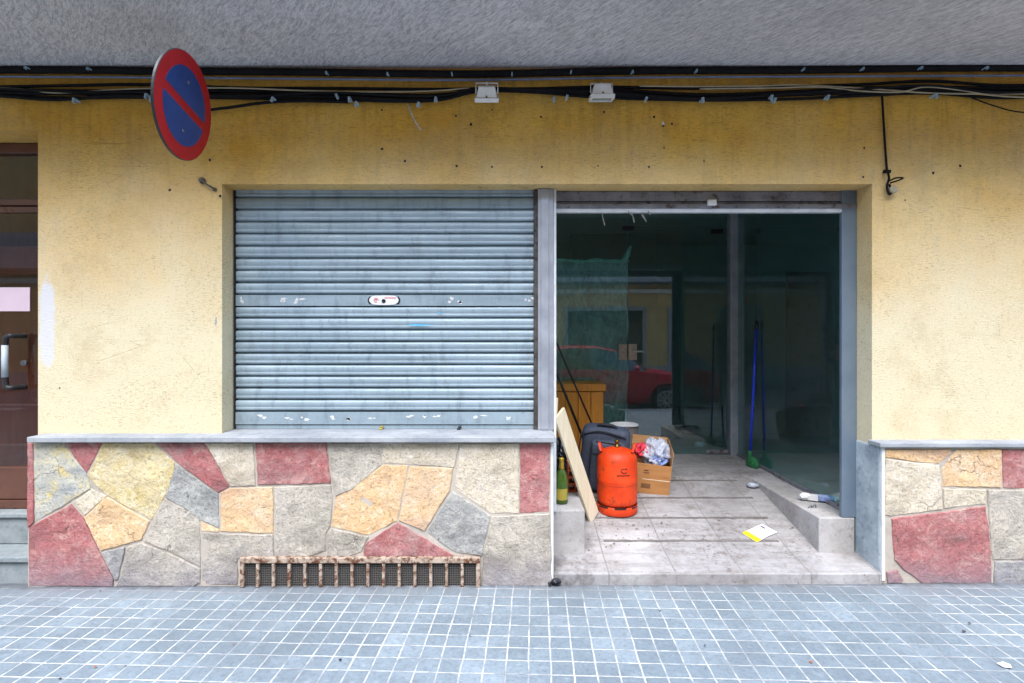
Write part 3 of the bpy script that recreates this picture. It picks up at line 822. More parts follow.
for px in (352, 371, 306, 408, 425, 437, 480, 507, 330, 290, 262):
    for q in range(2): splotch(bm, X(px+random.uniform(-4, 4), SD), Z(417+random.uniform(-2, 2.5), SD), random.uniform(.008, .03), random.uniform(.006, .013), SD-.0132, 1, 11, .6)
box(bm, sx0, sx1, SD-.004, SD+.01, .909, Z(424.8, SD), 0)
obj('bottom_rail', bm, [M['shutter'], M['white_paint']], SH)
# lock plate
bm = newbm(); c = P(384, 300.3, SD-.012); n = 24; ring = []
pts = []
for k in range(n):
    a = 2*math.pi*k/n; q = 1+.05*math.cos(6*a); ca, sa = math.cos(a), math.sin(a)
    pts.append((c.x + math.copysign(abs(ca)**.55, ca)*.092*q, c.z + math.copysign(abs(sa)**.55, sa)*.031))
f = bm.faces.new([bm.verts.new((x, SD-.0105, z)) for x, z in pts])
r = bmesh.ops.extrude_face_region(bm, geom=[f])
for v in [e for e in r['geom'] if isinstance(e, bmesh.types.BMVert)]: v.co.y -= .005
lp = obj('lock_plate', bm, [M['white']], SH, bevel=.0015)
bm = newbm()
for k in range(9):
    x = c.x+.006+k*.0082; box(bm, x, x+.0055, SD-.0172, SD-.0156, c.z+.011+random.uniform(-.001, .001), c.z+.019)
tube(bm, [(c.x-.05+.014*math.cos(a), SD-.0165, c.z+.014*math.sin(a)*.9) for a in [k*.5 for k in range(11)]], .0022, 5)
box(bm, c.x-.056, c.x-.044, SD-.0172, SD-.0156, c.z-.002, c.z+.007)
obj('print', bm, M['print_red'], lp)
bm = newbm(); lathe(bm, [(.013, 0), (.013, .004), (.005, .0045), (.005, -.001)], 18, (c.x-.001, SD-.0155, c.z-.005), M=Matrix.Rotation(R(90), 3, 'X'))
obj('keyhole', bm, M['black'], lp)
bm = newbm(); tube(bm, [(c.x+.099*s_, SD-.0125, c.z+.017*t_) for s_, t_ in ((-.9, 1.4), (-1.02, .5), (-1.02, -.5), (-.9, -1.4))], .004, 5)
tube(bm, [(c.x+.099*s_, SD-.0125, c.z+.017*t_) for s_, t_ in ((.9, 1.4), (1.02, .5), (1.02, -.5), (.9, -1.4))], .004, 5)
obj_each('plate_edge', bm, M['dark_gap'], lp)
bm = newbm(); box(bm, X(533.7, SD), X(538, SD)-.002, SD-.03, SD+.04, .909, LINT-.004)
obj('guide_rail', bm, m_painted('grimy_rail', '#5a5654', '#3c3836', .5, '#2a2624', 12), SH)
bm = newbm(); box(bm, sx0-.012, sx0-.001, SD-.012, SD+.04, .909, LINT-.004); obj('guide_rail', bm, M['dark_gap'], SH)
bm = newbm(); box(bm, sx0-.01, sx1+.004, SD+.034, SD+.04, .909, LINT-.01); obj('light_block', bm, M['dark_gap'], SH)  # unseen sheet added to stop daylight showing through the slat gaps
bm = newbm(); box(bm, sx0-.02, sx1+.01, SD-.001, SD+.032, Z(191, SD), LINT-.002); obj('slot', bm, M['dark_gap'], SH)
for px, py, m in ((381, 432, 'label_yellow'), (459, 426.5, 'black')):
    bm = newbm(); q = P(px, py, SD-.03)
    box(bm, q.x-.014, q.x+.010, SD-.04, SD-.014, .9075, .918); box(bm, q.x-.006, q.x+.014, SD-.03, SD-.012, .919, .930)
    obj('latch', bm, M[m], SH, bevel=.003)

# ------------------------------------------------------------------ left entrance door
ED2 = 3.59
DR = thing('entrance_door', (-3.65, ED2, .365), 'brown framed glass entrance door with black pull handle at the left edge', 'door')
fx1 = LX0-.003
bm = newbm()
cell_wall(bm, [-4.34, -4.28, fx1-.065, fx1], [.365, .42, Z(205, ED2), Z(199, ED2), DTOP-.07, DTOP-.004], lambda i, j: i in (0, 2) or j in (0, 4, 2), ED2, ED2+.07)
obj('frame', bm, M['brown_alu'], DR, bevel=.004)
bm = newbm(); cell_wall(bm, [-4.275, -4.2, fx1-.105, fx1-.07], [.425, .64, Z(212, ED2), Z(206, ED2)], lambda i, j: i in (0, 2) or j in (0, 2), ED2+.012, ED2+.06)
lf = obj('door_leaf', bm, M['brown_alu'], DR, bevel=.004)
bm = newbm(); box(bm, -4.2, fx1-.105, ED2+.03, ED2+.038, .64, Z(212, ED2)); obj('pane', bm, M['dark_glass'], lf)
bm = newbm(); box(bm, -4.28, fx1-.065, ED2+.03, ED2+.038, Z(199, ED2), DTOP-.07); obj('pane', bm, M['dark_glass'], DR)
hx0, hx1, hz0, hz1 = X(5.5, ED2-.065), X(25, ED2), Z(387, ED2), Z(336, ED2)
bm = newbm()
tube(bm, spline([(hx1, ED2+.01, hz1), (hx1-.03, ED2-.06, hz1), (hx0+.02, ED2-.065, hz1-.002), (hx0, ED2-.065, hz1-.04), (hx0, ED2-.065, hz0+.04), (hx0+.02, ED2-.065, hz0+.002), (hx1-.03, ED2-.06, hz0), (hx1, ED2+.01, hz0)], 6), .017, 10)
hd = obj('handle', bm, M['black'], lf)
bm = newbm(); tube(bm, [(hx0-.001, ED2-.068, hz0+.07), (hx0-.001, ED2-.068, hz1-.06)], .0185, 10); obj('grip', bm, plain('grip_white', lin('#bcc8d0'), None, 20, .4), hd)
bm = newbm(); tube(bm, [(hx1-.015, ED2+.02, Z(363, ED2)), (hx1-.015, ED2-.0, Z(363, ED2))], .018, 12); obj('lock', bm, M['steel'], lf)
bm = newbm(); box(bm, X(-30, ED2), X(26.5, ED2), ED2+.024, ED2+.028, Z(311, ED2), Z(287, ED2)); obj('notice', bm, M['paper_pink'], lf)
bm = newbm(); tube(bm, [(fx1-.05, ED2+.0, Z(414, ED2)), (fx1-.03, ED2-.08, Z(413, ED2)), (fx1+.0, ED2-.12, Z(411, ED2))], .014, 8); obj('stay', bm, M['black'], DR)
# stairwell behind the door
bm = newbm(); box(bm, -4.45, -3.42, 3.92, 3.96, .36, 2.98); box(bm, -3.4, -2.77, 3.90, 3.94, .36, 2.98)
obj_each('added_panelling', bm, m_wood('stained_wood', '#5e3c26', '#4c2e1c', '#2e1a10', 2.2), B)  # made-up panels imitating brown reflections and interior wood in the door glass
bm = newbm(); box(bm, -3.75, -3.22, 3.82, 3.89, 1.95, 2.15); obj('added_dark_board', bm, M['brown_alu'], B, bevel=.005)  # made-up board, added for the dark shapes mirrored in the door glass
bm = newbm(); box(bm, -4.6, -4.5, W+.33, 6.5, .3, 3); box(bm, -2.75, -2.65, W+.33, 6.5, .3, 3); box(bm, -4.6, -2.65, 6.5, 6.6, .3, 3); box(bm, -4.5, -2.75, W+.4, 6.5, .25, .35); box(bm, -4.6, -2.65, W+.325, 6.6, 3.0, 3.08)
obj_each('stairwell_wall', bm, m_concrete('stairwell_paint', '#8a6a4c', '#75583c', 1.5, '#553e28', .3, False), B)

# ------------------------------------------------------------------ ventilation grille in the plinth
GR = thing('ventilation_grille', (X(360, PL), PL, .0), 'long rusty cream ventilation grille at the foot of the plinth', 'grille')
gd = PL-.032
g0, g1 = X(239.5, gd), X(480, gd); gz0, gz1 = -.006, Z(558, gd)
bm = newbm(); box(bm, g0, g1, gd, gd+.03, Z(563.5, gd), gz1); box(bm, g0, g0+.024, gd, gd+.03, gz0, Z(563.5, gd)-.001); box(bm, g1-.024, g1, gd, gd+.03, gz0, Z(563.5, gd)-.001)
obj('frame', bm, M['rust_paint'], GR, bevel=.004)
for k in range(1, 15):
    x = g0+.012+(g1-g0-.024)*k/15
    bm = newbm(); box(bm, x-.010, x+.008, gd+.002, gd+.024, gz0, Z(564, gd)); obj('bar', bm, M['rust_paint'], GR, bevel=.003)
bm = newbm(); box(bm, g0+.02, g1-.02, gd+.024, gd+.030, gz0, Z(563, gd)); obj('screen', bm, M['grille_mesh'], GR)

# ------------------------------------------------------------------ cables along the wall
cg = 'cables running along the top of the wall'
def cable(name, pts, r, mat, label, d=W-.03, group=None, cat='cable', n=8):
    q = [P(p[0], p[1], p[2] if len(p) > 2 else d) for p in pts]
    bm = newbm(); tube(bm, spline(q, n), r, 8)
    o = obj(name, bm, mat); tag(o, label, cat, group); rebase(o, q[0]); return o
cable('cable', [(-60,70),(60,70),(150,71),(300,72),(470,74),(620,71),(800,70),(940,68),(1090,68)], .021, M['cable_black'], 'thick black trunk cable tucked under the grey soffit', W-.03, cg)
cable('conduit', [(-60,76.3),(150,77.5),(320,79),(470,80),(640,77.5),(860,76.3),(1090,75.2)], .0065, M['cable_blue'], 'thin blue grey conduit just under the thick trunk cable', W-.03, None, 'conduit')
base = [(-60,88),(0,88),(70,88),(150,88),(240,90),(330,92),(430,93),(480,89),(540,88),(600,89),(700,92),(790,89),(860,88),(930,85),(1000,88),(1090,86)]
rng = random.Random(11)
labs = ['topmost black cable of the lower bundle, nearest the trunk cable', 'fat black cable in the middle of the lower bundle', 'black cable sagging lowest of the lower bundle',
        'black cable lying second lowest in the bundle', 'slim black cable woven through the front of the bundle']
for i, (dy, r, dd) in enumerate(((-2.5, .009, .02), (2, .013, .022), (9, .009, .02), (5.8, .012, .024), (3.5, .007, .05))):
    pts = []
    for px, py in base:
        k = .35 if 470 < px < 560 else 1
        pts.append((px, py+dy*k+rng.uniform(-1.5, 1.5)*(2.0 if i == 4 else 1), W-dd-rng.uniform(0, .01)))
    cable('cable', pts, r, M['cable_black'], labs[i], group=cg)
cable('cable', [(-60,93),(0,96),(45,99.5),(75,99),(110,95.5),(150,97),(200,109),(225,108),(262,103),(300,101),(350,102)], .009, M['cable_black'], 'loose black cable drooping below the bundle at the left end', W-.035, cg)
cable('cable', [(-60,86),(20,89),(50,92.5),(80,92),(110,90),(150,88.5),(230,88),(300,90.5),(360,92),(430,91),(470,88)], .0045, M['cable_beige'], 'thin beige cable weaving through the left half of the bundle', W-.052, cg)
cable('cable', [(700,89),(770,88),(820,87),(860,91),(900,92),(925,87),(960,90),(1000,96),(1090,100)], .0045, M['cable_beige'], 'thin beige cable swinging loose at the right half of the bundle', W-.054, cg)
cable('cable', [(930,86),(958,92),(975,99),(995,106),(1020,112),(1080,116)], .004, M['cable_black'], 'thin black cable drooping from the bundle at the right end', W-.03, cg)
cable('cable', [(640,86),(700,86.5),(760,86),(800,85),(880,89.5),(930,93),(1000,94),(1090,93)], .0045, M['cable_beige'], 'thin beige cable lying along the bundle right of the second floodlight', W-.05, cg)
clips = [(76,100),(148,95.5),(152,99),(274,99),(337,96),(350,99),(357,103.5),(419,104),(436,99),(554,99),(567,97),(646,99),(702,99.5),(771,97),(774,100),(827,97),(934,95.5),
         (28,68),(90,69),(327,73),(388,74),(452,74),(512,74),(571,72),(632,72),(696,71),(803,69.5),(862,69),(920,68),(985,68)]
def clip_mesh():
    bm = newbm(); box(bm, -.009, .009, -.022, .03, -.006, .006); box(bm, -.006, .006, -.026, -.006, -.026, -.006); me = obj('cable_clip', bm, M['clip'], bevel=.002); return me
c0 = clip_mesh()
for i, (px, py) in enumerate(clips):
    o = c0 if i == 0 else c0.copy()
    if i: C.objects.link(o)
    o.location = P(px, py, W-.055 if py > 80 else W-.06); sc = 1.0 if py > 80 else .55
    o.scale = (sc*.85, 1, sc); o.rotation_euler = (0, R(rng.uniform(-25, 25)), 0)
    tag(o, 'small pale blue clip holding the cable bundle to the wall' if py > 80 else 'tiny grey clip on the thick trunk cable under the soffit', 'cable clip', 'clips on the cable bundle' if py > 80 else 'clips on the trunk cable')

# dropped cable with an old insulator near the right pier
HC = thing('hanging_cable', P(882, 95, W-.02), 'black cable hanging down to an old insulator beside the entrance', 'cable')
bm = newbm(); tube(bm, spline([P(882, 95, W-.02), P(883.5, 120, W-.015), P(885, 145, W-.015), P(887, 172, W-.015)], 6), .0065, 8); obj('wire', bm, M['cable_black'], HC)
bm = newbm(); tube(bm, spline([P(887, 170, W-.02), P(889, 178, W-.03), P(887, 186, W-.03), P(889, 194, W-.03), P(892, 191, W-.03), P(889, 184, W-.03)], 6), .007, 8)
tube(bm, spline([P(889, 181, W-.02), P(896, 178, W-.05), P(903, 178, W-.06), P(898, 180.5, W-.06), P(890, 183, W-.03)], 6), .005, 8)
tube(bm, [P(884, 171.5, W-.01), P(890, 171.5, W-.045)], .012, 8); obj('loop', bm, M['cable_black'], HC)
bm = newbm(); q = P(889.5, 191, W); lathe(bm, [(.014, 0), (.014, .02), (.024, .024), (.024, .036), (.012, .04)], 16, (q.x, W-.002, q.z), M=Matrix.Rotation(R(90), 3, 'X')); obj('insulator', bm, M['cable_beige'], HC)
cable('loose_wire', [(408,104),(410,110,W-.03),(414,119,W-.04),(421,130,W-.05)], .0055, m_painted('stripped_wire', '#c9c2b4', '#a39a8a', .45, '#2a2420', 30), 'short stripped wire end curling down from the cable bundle', W-.02, None, 'wire', 6)
# broken fixing left of the lintel
bm = newbm(); q = P(203, 181, W); lathe(bm, [(.018, 0), (.020, .012), (.012, .03), (.008, .034)], 14, (q.x, W, q.z), M=Matrix.Rotation(R(90), 3, 'X'))
tube(bm, [q+Vector((.0, -.02, -.0)), q+Vector((.04, -.03, -.03)), q+Vector((.075, -.012, -.05))], .006, 6)
lathe(bm, [(.010, 0), (.012, .01), (.006, .014)], 10, (q.x+.078, W, q.z-.055), M=Matrix.Rotation(R(90), 3, 'X'))
o = tag(obj('wall_fixing', bm, plain('old_fixing', lin('#6b6258'), lin('#2c2824'), 40, .8)), 'broken old cable fixing on the wall below the round sign', 'fixing'); rebase(o, q)

# ------------------------------------------------------------------ floodlights
def floodlight(px, py, tilt, label):
    c = P(px, py, W-.09)
    T = thing('floodlight', c, label, 'floodlight', 'floodlights above the shop')
    Mr = Matrix.Translation(c) @ Matrix.Rotation(R(tilt), 4, 'X')
    bm = newbm()                          # hood tapering away from the glass (glass faces -z before the tilt)
    a = [(-.062,-.048,.012),(.062,-.048,.012),(.062,.048,.012),(-.062,.048,.012)]; b = [(-.048,-.034,.072),(.048,-.034,.072),(.048,.034,.072),(-.048,.034,.072)]
    va = [bm.verts.new(Mr @ Vector(p)) for p in a]; vb = [bm.verts.new(Mr @ Vector(p)) for p in b]
    for k in range(4): bm.faces.new((va[k], va[(k+1)%4], vb[(k+1)%4], vb[k]))
    bm.faces.new(va[::-1]); bm.faces.new(vb); obj('housing', bm, M['white'], T, bevel=.004)
    bm = newbm(); cell_wall(bm, [-.072, -.058, .058, .072], [-.058, -.044, .044, .058], lambda i, j: not (i == 1 and j == 1), -.012, .012)
    bmesh.ops.transform(bm, matrix=Mr @ Matrix.Rotation(R(90), 4, 'X'), verts=bm.verts); obj('bezel', bm, M['white'], T, bevel=.002)
    bm = newbm(); box(bm, -.057, .057, -.043, .043, -.006, -.002, M=Mr); obj('lens', bm, plain('lens_'+str(px), lin('#8fa09a'), lin('#75857f'), 8, .15), T)
    bm = newbm(); tube(bm, [Mr @ Vector(p) for p in ((-.066,0,.03),(-.066,.02,.085),(.066,.02,.085),(.066,0,.03))], .004, 6)
    e = Mr @ Vector((0, .02, .085)); tube(bm, [e, Vector((e.x, W-.002, e.z+.01))], .008, 8); obj('bracket', bm, M['white'], T)
    bm = newbm(); q = Mr @ Vector((0, -.052, .018)); lathe(bm, [(.006, 0), (.006, .006)], 8, q, M=Matrix.Rotation(R(90), 3, 'X')); obj('screw', bm, M['brass'], T)
floodlight(487, 99, 32, 'white floodlight with its glass turned down, left one above the shutter')
floodlight(601.5, 98, 12, 'white floodlight showing its grey glass, above the entrance header')

# ------------------------------------------------------------------ round no-parking sign standing out from the wall
sc_ = P(184, 106.5, 2.89)
NP = thing('no_parking_sign', (sc_.x, W, sc_.z), 'round red and blue no parking sign projecting from the wall', 'sign')
nrm = Vector((.992, .062, -.107)).normalized()            # faces along the street and a little down
u = Vector((-nrm.y, nrm.x, 0)).normalized(); vv = nrm.cross(u)
if vv.z < 0: vv = -vv
Cn = Vector((sc_.x, 2.89, sc_.z))
def onS(a, b, t): return Cn + u*a + vv*b + nrm*t
def disc(bm, r0, r1, t, seg=64, mi=0):
    for k in range(seg):
        a0, a1 = 2*math.pi*k/seg, 2*math.pi*(k+1)/seg
        if r0 > 0:
            f = bm.faces.new([bm.verts.new(onS(r*math.cos(a), r*math.sin(a), t)) for r, a in ((r0,a0),(r1,a0),(r1,a1),(r0,a1))])
        else:
            f = bm.faces.new([bm.verts.new(onS(r*math.cos(a), r*math.sin(a), t)) for r, a in ((0,0),(r1,a0),(r1,a1))])
        f.material_index = mi
SR = .278
bm = newbm(); rings = []
for r, t in ((SR-.006, -.010), (SR, -.008), (SR, .003), (SR-.003, .006)):
    rings.append([bm.verts.new(onS(r*math.cos(2*math.pi*k/64), r*math.sin(2*math.pi*k/64), t)) for k in range(64)])
for a, b in zip(rings, rings[1:]):
    for k in range(64): bm.faces.new((a[k], a[(k+1)%64], b[(k+1)%64], b[k])).material_index = 1
bm.faces.new(rings[0]).material_index = 1

bm.faces.new(rings[-1])
bmesh.ops.recalc_face_normals(bm, faces=bm.faces)
pl = obj('sign_plate', bm, [M['red_sign'], M['black']], NP)
bm = newbm(); RB = .204; hw = .024       # blue field split by the diagonal bar
for sgn in (1, -1):
    n = 40; lim = math.asin(hw/RB); pts = []
    for k in range(n+1):
        a = lim + (math.pi-2*lim)*k/n; pts.append((RB*math.cos(a), sgn*RB*math.sin(a)))
    ang = R(-9)
    q = [(x*math.cos(ang)-y*math.sin(ang), x*math.sin(ang)+y*math.cos(ang)) for x, y in pts]
    f = bm.faces.new([bm.verts.new(onS(x, y, .0062)) for x, y in q])
    r = bmesh.ops.extrude_face_region(bm, geom=[f])
    for v in [e for e in r['geom'] if isinstance(e, bmesh.types.BMVert)]: v.co += nrm*.0012
obj('blue_field', bm, M['blue_sign'], pl)
for b_ in (.13, -.13):
    bm = newbm(); lathe(bm, [(.009, 0), (.009, .004), (.004, .006)], 10, onS(.0, b_, .0075), M=Matrix(((u.x, vv.x, nrm.x), (u.y, vv.y, nrm.y), (u.z, vv.z, nrm.z)))); obj('bolt', bm, M['steel'], pl)
bm = newbm()
tube(bm, [onS(-.2, -.05, -.028), onS(.15, -.05, -.028), Vector((Cn.x-.24, W-.004, Cn.z-.03))], .010, 8)
obj('bracket', bm, M['black'], NP)

# ------------------------------------------------------------------ things left in the entrance
# gas bottle
gq = on_ramp(617, 508.5); gx, gy = gq.x, gq.y; gz = ramp_z(gy)-.018
GB = thing('gas_bottle', (gx, gy, gz), 'scuffed orange butane gas bottle standing on the ramp in front of the bag', 'gas bottle')
bm = newbm()
lathe(bm, [(.118, .055), (.135, .065), (.146, .085), (.148, .11), (.148, .235), (.1495, .24), (.1495, .25), (.148, .255), (.148, .37), (.144, .405), (.132, .435), (.11, .458), (.075, .472), (.04, .478), (.035, .482)], 56, (gx, gy, gz))
obj('cylinder', bm, M['gas_orange'], GB)
bm = newbm()                              # foot ring with slots
n = 60
prof = [(.146, 0), (.150, .004), (.150, .05), (.1465, .062), (.1435, .062), (.1435, 0)]
rg = [[bm.verts.new((gx+r*math.cos(2*math.pi*k/n), gy+r*math.sin(2*math.pi*k/n), gz+z)) for k in range(n)] for r, z in prof]
for a, b in zip(rg, rg[1:]+rg[:1]):
    for k in range(n): f = bm.faces.new((a[k], a[(k+1)%n], b[(k+1)%n], b[k])); f.smooth = True
obj('foot_ring', bm, M['gas_orange'], GB)
bm = newbm()
for k in range(7):
    a0 = R(-160+k*52)
    for q in range(8):
        a = a0+R(q*4.2); b = a0+R((q+1)*4.2); r = .1512
        f = bm.faces.new([bm.verts.new((gx+r*math.cos(t), gy+r*math.sin(t), gz+z)) for t, z in ((a, .052), (b, .052), (b, .064), (a, .064))])
bmesh.ops.remove_doubles(bm, verts=bm.verts, dist=.0005)
obj_each('slot', bm, M['print_black'], GB)
for s_ in (-1, 1):                        # the two upright handle lugs of the collar
    bm = newbm()
    n = 14; prof2 = []
    for k in range(n+1):
        a = R(90+s_*90)+R(-14)+R(-30+60*k/n); h = .052*min(1, 3.2*min(k/n, 1-k/n))+.004
        prof2.append((a, h))
    for (a, h), (b, h2) in zip(prof2, prof2[1:]):
        v = [bm.verts.new((gx+r*math.cos(t), gy+r*math.sin(t), gz+z)) for t, r, z in
             ((a, .122, .440), (b, .122, .440), (b, .140, .455+h2), (a, .140, .455+h))]
        w2 = [bm.verts.new((gx+r*math.cos(t), gy+r*math.sin(t), gz+z)) for t, r, z in
             ((a, .108, .440), (b, .108, .440), (b, .124, .455+h2), (a, .124, .455+h))]
        bm.faces.new(v); bm.faces.new(w2[::-1]); bm.faces.new((v[3], v[2], w2[2], w2[3]))
    obj('handle', bm, M['gas_orange'], GB)
bm = newbm(); lathe(bm, [(.022, .478), (.022, .492), (.014, .494), (.014, .515), (.019, .517), (.019, .53), (.01, .535)], 18, (gx, gy, gz)); obj('valve', bm, M['brass'], GB)
bm = newbm()
def on_cyl(a, z, r=.1492): a = .03+(a-.03)*1.15; return Vector((gx+r*math.sin(a), gy-r*math.cos(a), gz+z))
tube(bm, [on_cyl(.10+.13*math.cos(t)+t*.012, .335+.016*math.sin(t*1.0)) for t in [k*.35 for k in range(4, 17)]], .0028, 5)
tube(bm, [on_cyl(.22+.05*t, .352-.008*t*t) for t in (-1, -.5, 0, .5, 1)], .003, 5)
for k in range(11):
    a = -.16+.052*k; tube(bm, [on_cyl(a, .298+random.uniform(-.002, .002)), on_cyl(a+.012, .306), on_cyl(a+.032, .300+random.uniform(-.003, .004))], .0026, 4)
for k in range(24):
    a = -1.2+.1*k; tube(bm, [on_cyl(a, .218, .1485), on_cyl(a+.03+.02*random.random(), .218, .1485)], .0018, 4)
obj('print', bm, M['print_black'], GB)

def boardbox(bm, c, ux, uy, uz, a, b, h, mi=0):
    """box centred at c with half sizes a,b,h along unit axes"""
    Mx = Matrix(((ux.x, uy.x, uz.x, c.x), (ux.y, uy.y, uz.y, c.y), (ux.z, uy.z, uz.z, c.z), (0, 0, 0, 1)))
    return box(bm, -a, a, -b, b, -h, h, mi, Mx)
# leaning plank
p0 = on_ramp(594, 518); p1 = P(559, 413, 3.56)
ax = (p1-p0).normalized(); wd = Vector((.62, .78, 0)); wd = (wd-ax*wd.dot(ax)).normalized(); th = ax.cross(wd)
bm = newbm(); boardbox(bm, (p0+p1)/2+wd*.0, wd, th, ax, .062, .009, (p1-p0).length/2)
o = tag(obj('plank', bm, M['board'], bevel=.002), 'pale bare wooden plank leaning beside the plinth end', 'plank'); rebase(o, p0)
# a second narrow strip behind it
q0, q1 = P(553, 470, 3.78), P(557, 398, 3.70)
bm = newbm(); tube(bm, [q0, q1], .008, 6); o = tag(obj('wood_strip', bm, M['board']), 'thin pale wood strip standing upright behind the post', 'wood strip'); rebase(o, q0)

# green sparkling wine bottle on the left upstand
bz_ = .386; by_ = (H-bz_)*F/(503-338); bx_ = X(561.5, by_)
BT = thing('wine_bottle', (bx_, by_, bz_), 'green wine bottle with gold foil neck standing on the left concrete upstand', 'bottle')
bm = newbm(); lathe(bm, [(.036, 0), (.042, .006), (.043, .03), (.043, .15), (.040, .18), (.030, .21), (.018, .235), (.0145, .26), (.0145, .29), (.016, .292), (.016, .302), (.012, .304)], 28, (bx_, by_, bz_)); obj('glass', bm, M['bottle_green'], BT)
bm = newbm(); lathe(bm, [(.021, .228), (.0165, .255), (.016, .29), (.0175, .292), (.0175, .304), (.013, .308)], 24, (bx_, by_, bz_)); obj('foil', bm, M['foil_gold'], BT)
bm = newbm(); lathe(bm, [(.0302, .208), (.0225, .2255), (.0215, .229)], 24, (bx_, by_, bz_)); obj('neck_band', bm, M['black'], BT)
bm = newbm()
for k in range(12):
    a, b = R(-60+10*k), R(-50+10*k); r = .0437
    bm.faces.new([bm.verts.new((bx_+r*math.sin(t), by_-r*math.cos(t), bz_+z)) for t, z in ((a, .03), (b, .03), (b, .105), (a, .105))])
obj('label', bm, M['label_yellow'], BT)

# hollow clay brick
hb = P(574, 497, 3.98); hb.z = .386
bm = newbm(); cell_wall(bm, [hb.x-.055, hb.x-.045, hb.x-.004, hb.x+.004, hb.x+.045, hb.x+.055], [hb.z, hb.z+.01, hb.z+.05, hb.z+.058, hb.z+.10, hb.z+.108, hb.z+.15, hb.z+.158, hb.z+.20, hb.z+.21],
                        lambda i, j: i in (0, 2, 4) or j in (0, 2, 4, 6, 8), 3.90, 4.0)
o = tag(obj('hollow_brick', bm, M['brick_clay']), 'orange hollow clay brick standing on end behind the plank', 'brick'); rebase(o, hb)
# bin bag in the corner
bm = newbm(); bc = Vector((.40, 4.22, .386+.16)); crumple(bm, bc, (.13, .15, .20), 4, .35, 4); 
o = tag(obj('bin_bag', bm, M['bin_bag']), 'dark crumpled bin bag in the corner behind the wine bottle', 'bag'); rebase(o, (bc.x, bc.y, .372))

# backpack / soft case
by2 = 4.40; bzz = ramp_z(by2)-.005
BK = thing('travel_bag', (X(602, by2), by2, bzz), 'dark blue grey upright travel bag with front pocket behind the gas bottle', 'bag')
lean = Matrix.Translation((X(602, by2), by2, bzz)) @ Matrix.Rotation(R(9), 4, 'X') @ Matrix.Rotation(R(-16), 4, 'Z') @ Matrix.Rotation(R(3), 4, 'Y')
def soft_box(x0, x1, y0, y1, z0, z1, rad, name, mat, amp=.012):
    bm = newbm(); box(bm, x0, x1, y0, y1, z0, z1)
    bmesh.ops.bevel(bm, geom=list(bm.edges), offset=rad, segments=4, affect='EDGES', profile=.5)
    bmesh.ops.subdivide_edges(bm, edges=[e for e in bm.edges if e.calc_length() > .05], cuts=5, use_grid_fill=True)
    for v in bm.verts:
        n = Vector((noise.noise(v.co*7), noise.noise(v.co*7+Vector((9, 2, 4))), noise.noise(v.co*7+Vector((1, 8, 3)))))
        v.co += n*amp
    bmesh.ops.transform(bm, matrix=lean, verts=bm.verts)
    return obj(name, bm, mat, BK, smooth=True)
soft_box(-.19, .19, -.09, .09, 0, .515, .06, 'body', M['fabric'])
fp = soft_box(-.10, .165, -.165, -.085, .02, .44, .035, 'front_pocket', M['fabric'], .01)
bm = newbm()
for dy, ins, x0, x1, z0, z1, rr in ((-.167, .02, -.10, .165, .02, .44, .005),):
    loop = [(x0+.03, z0+.02), (x0+.005, z0+.06), (x0+.005, z1-.06), (x0+.04, z1-.006), (x1-.04, z1-.006), (x1-.005, z1-.06), (x1-.005, z0+.06), (x1-.03, z0+.02)]
    tube(bm, [lean @ Vector((x, dy+.014, z)) for x, z in loop], rr, 6)
tube(bm, [lean @ Vector(p) for p in ((-.08, -.168, .34), (0, -.172, .335), (.14, -.168, .34))], .0045, 6)
obj('piping', bm, M['fabric_dark'], fp)
bm = newbm(); tube(bm, [lean @ p for p in spline([Vector((-.07, -.03, .508)), Vector((-.05, -.035, .535)), Vector((.05, -.035, .537)), Vector((.08, -.03, .508))], 6)], .013, 8); obj('handle', bm, M['fabric_dark'], BK)
bm = newbm(); tube(bm, [lean @ p for p in spline([Vector((-.19, -.07, .46)), Vector((-.20, -.075, .3)), Vector((-.195, -.07, .06))], 6)], .006, 6)
tube(bm, [lean @ p for p in spline([Vector((-.17, -.092, .46)), Vector((-.03, -.097, .50)), Vector((.16, -.092, .47))], 6)], .006, 6); obj('zip', bm, M['fabric_dark'], BK)

# white bucket behind the bag
wy = 4.72; wx = X(624, wy)
WB = thing('white_bucket', (wx, wy, FL), 'white plastic bucket half hidden between travel bag and cardboard box', 'bucket')
bm = newbm(); lathe(bm, [(.10, 0), (.105, .01), (.118, .40), (.124, .402), (.124, .415), (.117, .416), (.097, .03), (.0, .03)], 36, (wx, wy, FL)); obj('pail', bm, M['white'], WB)
bm = newbm(); tube(bm, spline([(wx-.13, wy, FL+.37), (wx-.09, wy-.1, FL+.40), (wx, wy-.14, FL+.41), (wx+.09, wy-.1, FL+.40), (wx+.13, wy, FL+.37)], 5), .004, 6); obj('handle', bm, M['steel'], WB)

# cardboard box
cy_ = on_ramp(650, 494).y
cbx0, cbx1 = X(633, cy_), X(667, cy_)
bz0 = ramp_z(cy_)+.0
CB = thing('cardboard_box', ((cbx0+cbx1)/2, cy_, bz0), 'open brown cardboard box full of plastic bags beside the gas bottle', 'box')
Rb = Matrix.Translation(((cbx0+cbx1)/2, cy_, bz0)) @ Matrix.Rotation(R(10), 4, 'X') @ Matrix.Rotation(R(-9), 4, 'Z') @ Matrix.Rotation(R(3), 4, 'Y')
hwid, dep, hh = (cbx1-cbx0)/2+.01, .36, .245
bm = newbm()
t = .004
box(bm, -hwid, hwid, 0, t, 0, hh, 0, Rb); box(bm, -hwid, hwid, dep-t, dep, 0, hh+.02, 0, Rb); box(bm, -hwid, -hwid+t, t+.001, dep-t-.001, 0, hh, 0, Rb); box(bm, hwid-t, hwid, t+.001, dep-t-.001, 0, hh, 0, Rb)
